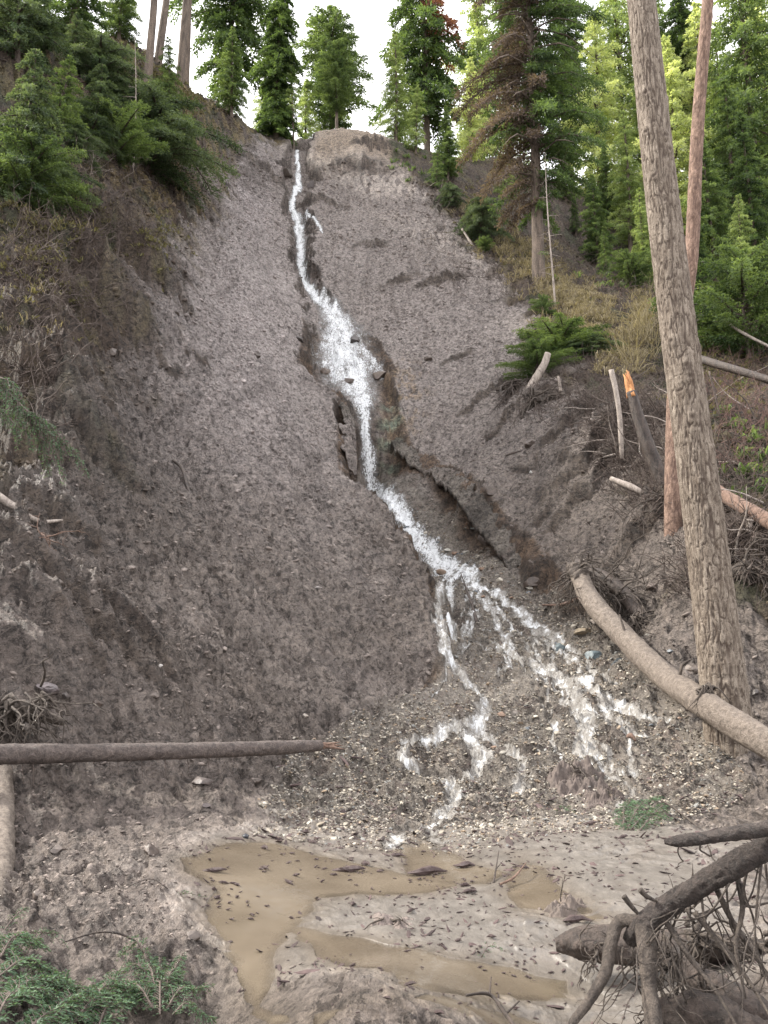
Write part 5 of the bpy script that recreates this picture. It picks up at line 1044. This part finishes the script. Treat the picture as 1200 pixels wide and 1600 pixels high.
for (x, y, wp, lb) in [(668,1362,60,'large dark purple-brown slab of bark beside the stream mouth'),(545,1357,46,'flat dark bark piece at the top of the brown water, left of the stream mouth'),(620,1335,30,'whitish foam-splashed bark knot in the stream mouth'),(335,1357,34,'dark bark cluster in the left end of the brown water'),(725,1350,44,'dark twig pile right of the stream mouth'),(900,1440,50,'dark rotten bark ridge at the end of the small right-hand pool')]:
    p = surf(x, y); s = wp/FPX*p[1]/2; ob = link('bark_slab', chips[(x+y) % 7]); ob.location = p+np.array([0, 0, s*.1]); ob.scale = (s, s*.9, s*.7); ob.rotation_euler = (0, 0, .2); tag(ob, lb, 'bark')
x, y, h, z = pick(rg, 26000, -3.5, 6, 4.0, 13, lambda x, y: (np.abs(x) < y*.5)*1.0)
kk = ((z['wet'] > .5) | (z['gravel'] > .5)) & (z['stream'] < .1) & (rg.uniform(size=len(x)) < .22+.55*sst(.0, .7, perlin(x*1.3, y*1.6, 75)+.3*perlin(x*4, y*4, 76)))
kk |= (z['gravel'] > .5) & (y < 10.5) & (rg.uniform(size=len(x)) < .35)
x, y, h = x[kk], y[kk], h[kk]; n = len(x); lng = [(v*[2.2, .8, .6], f) for v, f in small]
scatter('forest_litter', 'fine dark bark crumbs and litter strewn over mud and gravel', np.stack([x, y, h+.003], 1), (.006+.006*rg.gamma(1.2, .8, n))*(.5+y/12), np.array([.055,.036,.034])*rg.uniform(.5, 1.6, (n, 1)), M['clod'], lng, 63)
# dirt mound on the gravel, and others
def mound(name, label, px, py, wpx, h, seed, colr=(.095,.074,.064), rt_=14):
    p = on(px, py); s = wpx/FPX*p[1]/2; r_ = empty(name, tuple(p-np.array([0, 0, .03]))); tag(r_, label, 'dirt mound')
    n = 150; u = np.linspace(-1.2, 1.2, n); X, Yy = np.meshgrid(u, u); rr_ = np.hypot(X, Yy)*(1+.25*perlin(X*2+seed, Yy*2, seed))
    Hh = sst(1.05, .1, rr_)*(1+.8*fbm(X*2.2, Yy*2.2, seed, 4))*h+sst(1.1, .6, rr_)*.4*h*(fbm(X*4+3, Yy*4, seed+3, 3)-.3*np.abs(perlin(X*9, Yy*9, seed)))-.02-.12*sst(.9, 1.2, rr_)
    gz = base(p[0]+X*s, p[1]+Yy*s)-p[2]+float(p[2]-base(p[:1], p[1:2])[0])
    V = np.stack([X*s, Yy*s, Hh+gz], -1).reshape(-1, 3); k = (np.arange(n-1)[:, None]*n+np.arange(n-1)[None]).ravel(); Q = np.stack([k, k+1, k+n+1, k+n], 1)
    cv = np.tile(np.array(colr), (len(V), 1))*(1+.35*fbm(X*4, Yy*4, seed+9, 3)).ravel()[:, None]; link('soil', mesh('soil', V, Q, col=cv), M['clod'], r_)
    mb = MB(); rg = np.random.default_rng(seed); roots(mb, (0, 0, h*.6), (0, -.5, .1), rt_, s*.9, s*.03, rg, 1.2, .4, .3); mb.build('root_strands', M['root'], r_)
mound('dirt_mound', 'lump of dark soil and torn roots sitting on the gravel below the streams', 905, 1212, 120, .2, 5)
mound('dirt_mound', 'smaller soil lump just in front of the large one on the gravel', 945, 1238, 70, .13, 6)
mound('dirt_mound', 'low heap of dark debris on the mud above the wide brown water', 610, 1440, 150, .06, 7, (.15,.12,.105), 6)
mound('dirt_mound', 'low mud bank ending against the small right-hand pool', 880, 1415, 120, .10, 8, (.12,.095,.08), 10)

# ------------------------------------------------------------------ grass, moss and brush: past counting
def blades(name, label, mat, pts, n_per, L, w_, seed, bend=.6, kind='stuff', dirb=(0, -.3, 0)):
    rg = np.random.default_rng(seed); mb = MB(); b = np.repeat(pts, n_per, 0)+rg.normal(size=(len(pts)*n_per, 3))*[.07, .07, .01]; n = len(b)
    l = L*rg.uniform(.5, 1.2, n); d = unit(rg.normal(size=(n, 3))*[.55, .55, .2]+[0, 0, 1]+np.array(dirb)); s = unit(np.cross(d, rg.normal(size=(n, 3)))); m = b+d*l[:, None]*.55; t = m+unit(d+rg.normal(size=(n, 3))*.3+[0, 0, -bend*2]+np.array(dirb))*l[:, None]*.5
    ww = w_*rg.uniform(.6, 1.3, n)[:, None]; V = np.stack([b-s*ww, b+s*ww, m+s*ww*.8, m-s*ww*.8, t], 1).reshape(-1, 3); k = np.arange(n)*5
    mb.add(V, np.stack([k, k+1, k+2, k+3], 1), np.stack([k+3, k+2, k+4], 1), np.repeat(np.clip(.5+.25*rg.normal(size=n), 0, 1), 5)); return tag(mb.build(name, mat, None, False), label, None, None, kind)
def patch(rg, cen, n):
    out = []
    for (x, y, sx, sy, m) in cen:
        px = x+rg.normal(size=int(n*m))*sx; py = y+rg.normal(size=int(n*m))*sy; q = G0(px, py); q[:, 2] = ground(q[:, 0], q[:, 1]); out.append(q)
    q = np.concatenate(out); return q[(q[:, 1] < 60)]
rg = np.random.default_rng(101)
spur = [(820,400,22,14,1),(850,430,25,14,1.2),(890,460,25,15,1.6),(925,490,20,14,1.5),(900,480,35,14,1),(790,380,20,14,.6),(745,340,14,12,.5),(985,540,18,22,1.2),(1000,500,12,25,1),(960,560,20,14,.6)]
blades('dry_grass', 'straw-coloured dry grass drooping over the right spur', M['straw'], patch(rg, spur, 90), 16, .5, .012, 1, .7)
blades('dry_grass', 'tall bleached grass stalks left of the huge trunk', M['straw'], patch(rg, [(1000,540,14,20,1),(1020,500,12,22,1),(990,575,14,10,.5)], 15), 10, 1.35, .011, 2, .35, dirb=(-.15, -.2, .1))
blades('moss', 'yellow-green moss and short grass on the ridges', M['moss'], patch(rg, [(270,130,26,28,1.4),(300,160,18,20,1.2),(245,110,20,20,1),(760,350,18,22,1),(740,320,12,14,.6),(820,400,20,12,.5),(70,330,40,30,1),(50,420,40,40,.8),(1110,520,30,40,1),(1150,600,40,40,.9),(250,370,25,25,.4),(900,500,20,12,.5),(1120,600,40,30,.7)], 160), 14, .14, .018, 3, .4)
blades('dry_grass', 'thin dry grass and litter on the left hillside', M['straw'], patch(rg, [(60,300,50,40,.6),(60,400,40,50,.5),(40,480,30,30,.3),(120,260,40,30,.7),(200,160,40,30,.6)], 70), 8, .28, .008, 4, .6)
def brush(name, label, mat, pts, L, r, seed, up=.6, forks=2):
    rg = np.random.default_rng(seed); mb = MB()
    for p in pts:
        v = unit(rg.normal(size=3)*[.8, .6, .4]+[0, -.1, up]); l = L*rg.uniform(.4, 1.2); q = [p]
        for i in range(3): v = unit(v+rg.normal(size=3)*.25-[0, 0, .06]); q.append(q[-1]+v*l/3)
        tube(mb, q, [r, r*.6, r*.2], 3, 6, cap=False, var=rg.uniform())
        for f in range(forks): 
            w_ = unit(v+rg.normal(size=3)*.7); i = rg.integers(1, 3); tube(mb, [q[i], q[i]+w_*l*.2, q[i]+w_*l*.35-[0, 0, .03]], [r*.6, r*.2], 3, 3, cap=False)
    return tag(mb.build(name, M[mat], None), label, None, None, 'stuff')
brush('undergrowth', 'bare brown twigs and brush on the left hillside', 'twig', patch(rg, [(230,215,30,30,1.2),(130,230,60,25,1),(60,380,50,60,1.4),(170,330,50,50,1.2),(280,250,35,40,1),(50,560,30,50,.7),(110,450,50,40,.7),(200,130,40,30,.6),(60,230,40,20,1)], 320), .75, .011, 1)
brush('undergrowth', 'grey leafless brush under the left thicket', 'pale', patch(rg, [(220,245,18,16,1),(120,235,40,14,.7),(200,210,30,20,.4),(640,330,40,30,.5),(690,420,25,25,.5)], 110), .8, .010, 2)
M['red_twig'] = mat_bark('reddish_brush', (.085, .045, .038), (.19, .115, .095), 20, .5, .85, .3)
brush('undergrowth', 'reddish brush on the hillside right of the huge trunk', 'red_twig', patch(rg, [(1150,620,40,40,1.4),(1160,540,30,40,1),(1120,470,20,30,.5),(1170,680,30,30,1),(1000,450,30,25,.5)], 260), .7, .009, 3)
brush('undergrowth', 'brown brush tangled along the right bank and the spur', 'twig', patch(rg, [(1000,640,50,50,1.4),(930,600,40,30,1),(1150,760,30,50,1),(1160,860,25,40,.8),(720,350,35,40,1),(800,430,40,30,.8),(960,450,30,20,.8),(1020,740,30,40,1),(850,620,40,20,.6),(1090,900,20,30,.6),(980,560,30,30,1),(1000,700,40,50,1.2),(950,650,30,30,.7)], 330), .6, .011, 4)
brush('undergrowth', 'bare twig haze around the half-dead fir and the forest floor', 'twig', patch(rg, [(870,370,30,40,1.2),(800,350,20,40,.8),(950,420,50,20,1),(1010,440,30,20,.6),(900,400,30,20,.8)], 170), 1.2, .012, 5)
blades('forest_floor_plants', 'low green plants and moss on the forest floor at the right', M['leaf_mid'], patch(rg, [(1130,440,40,25,1),(1080,500,30,30,.6),(980,430,50,15,.8),(1160,500,30,20,.8),(1170,720,20,40,.5),(640,240,20,20,.4)], 60), 14, .35, .03, 6, .5)
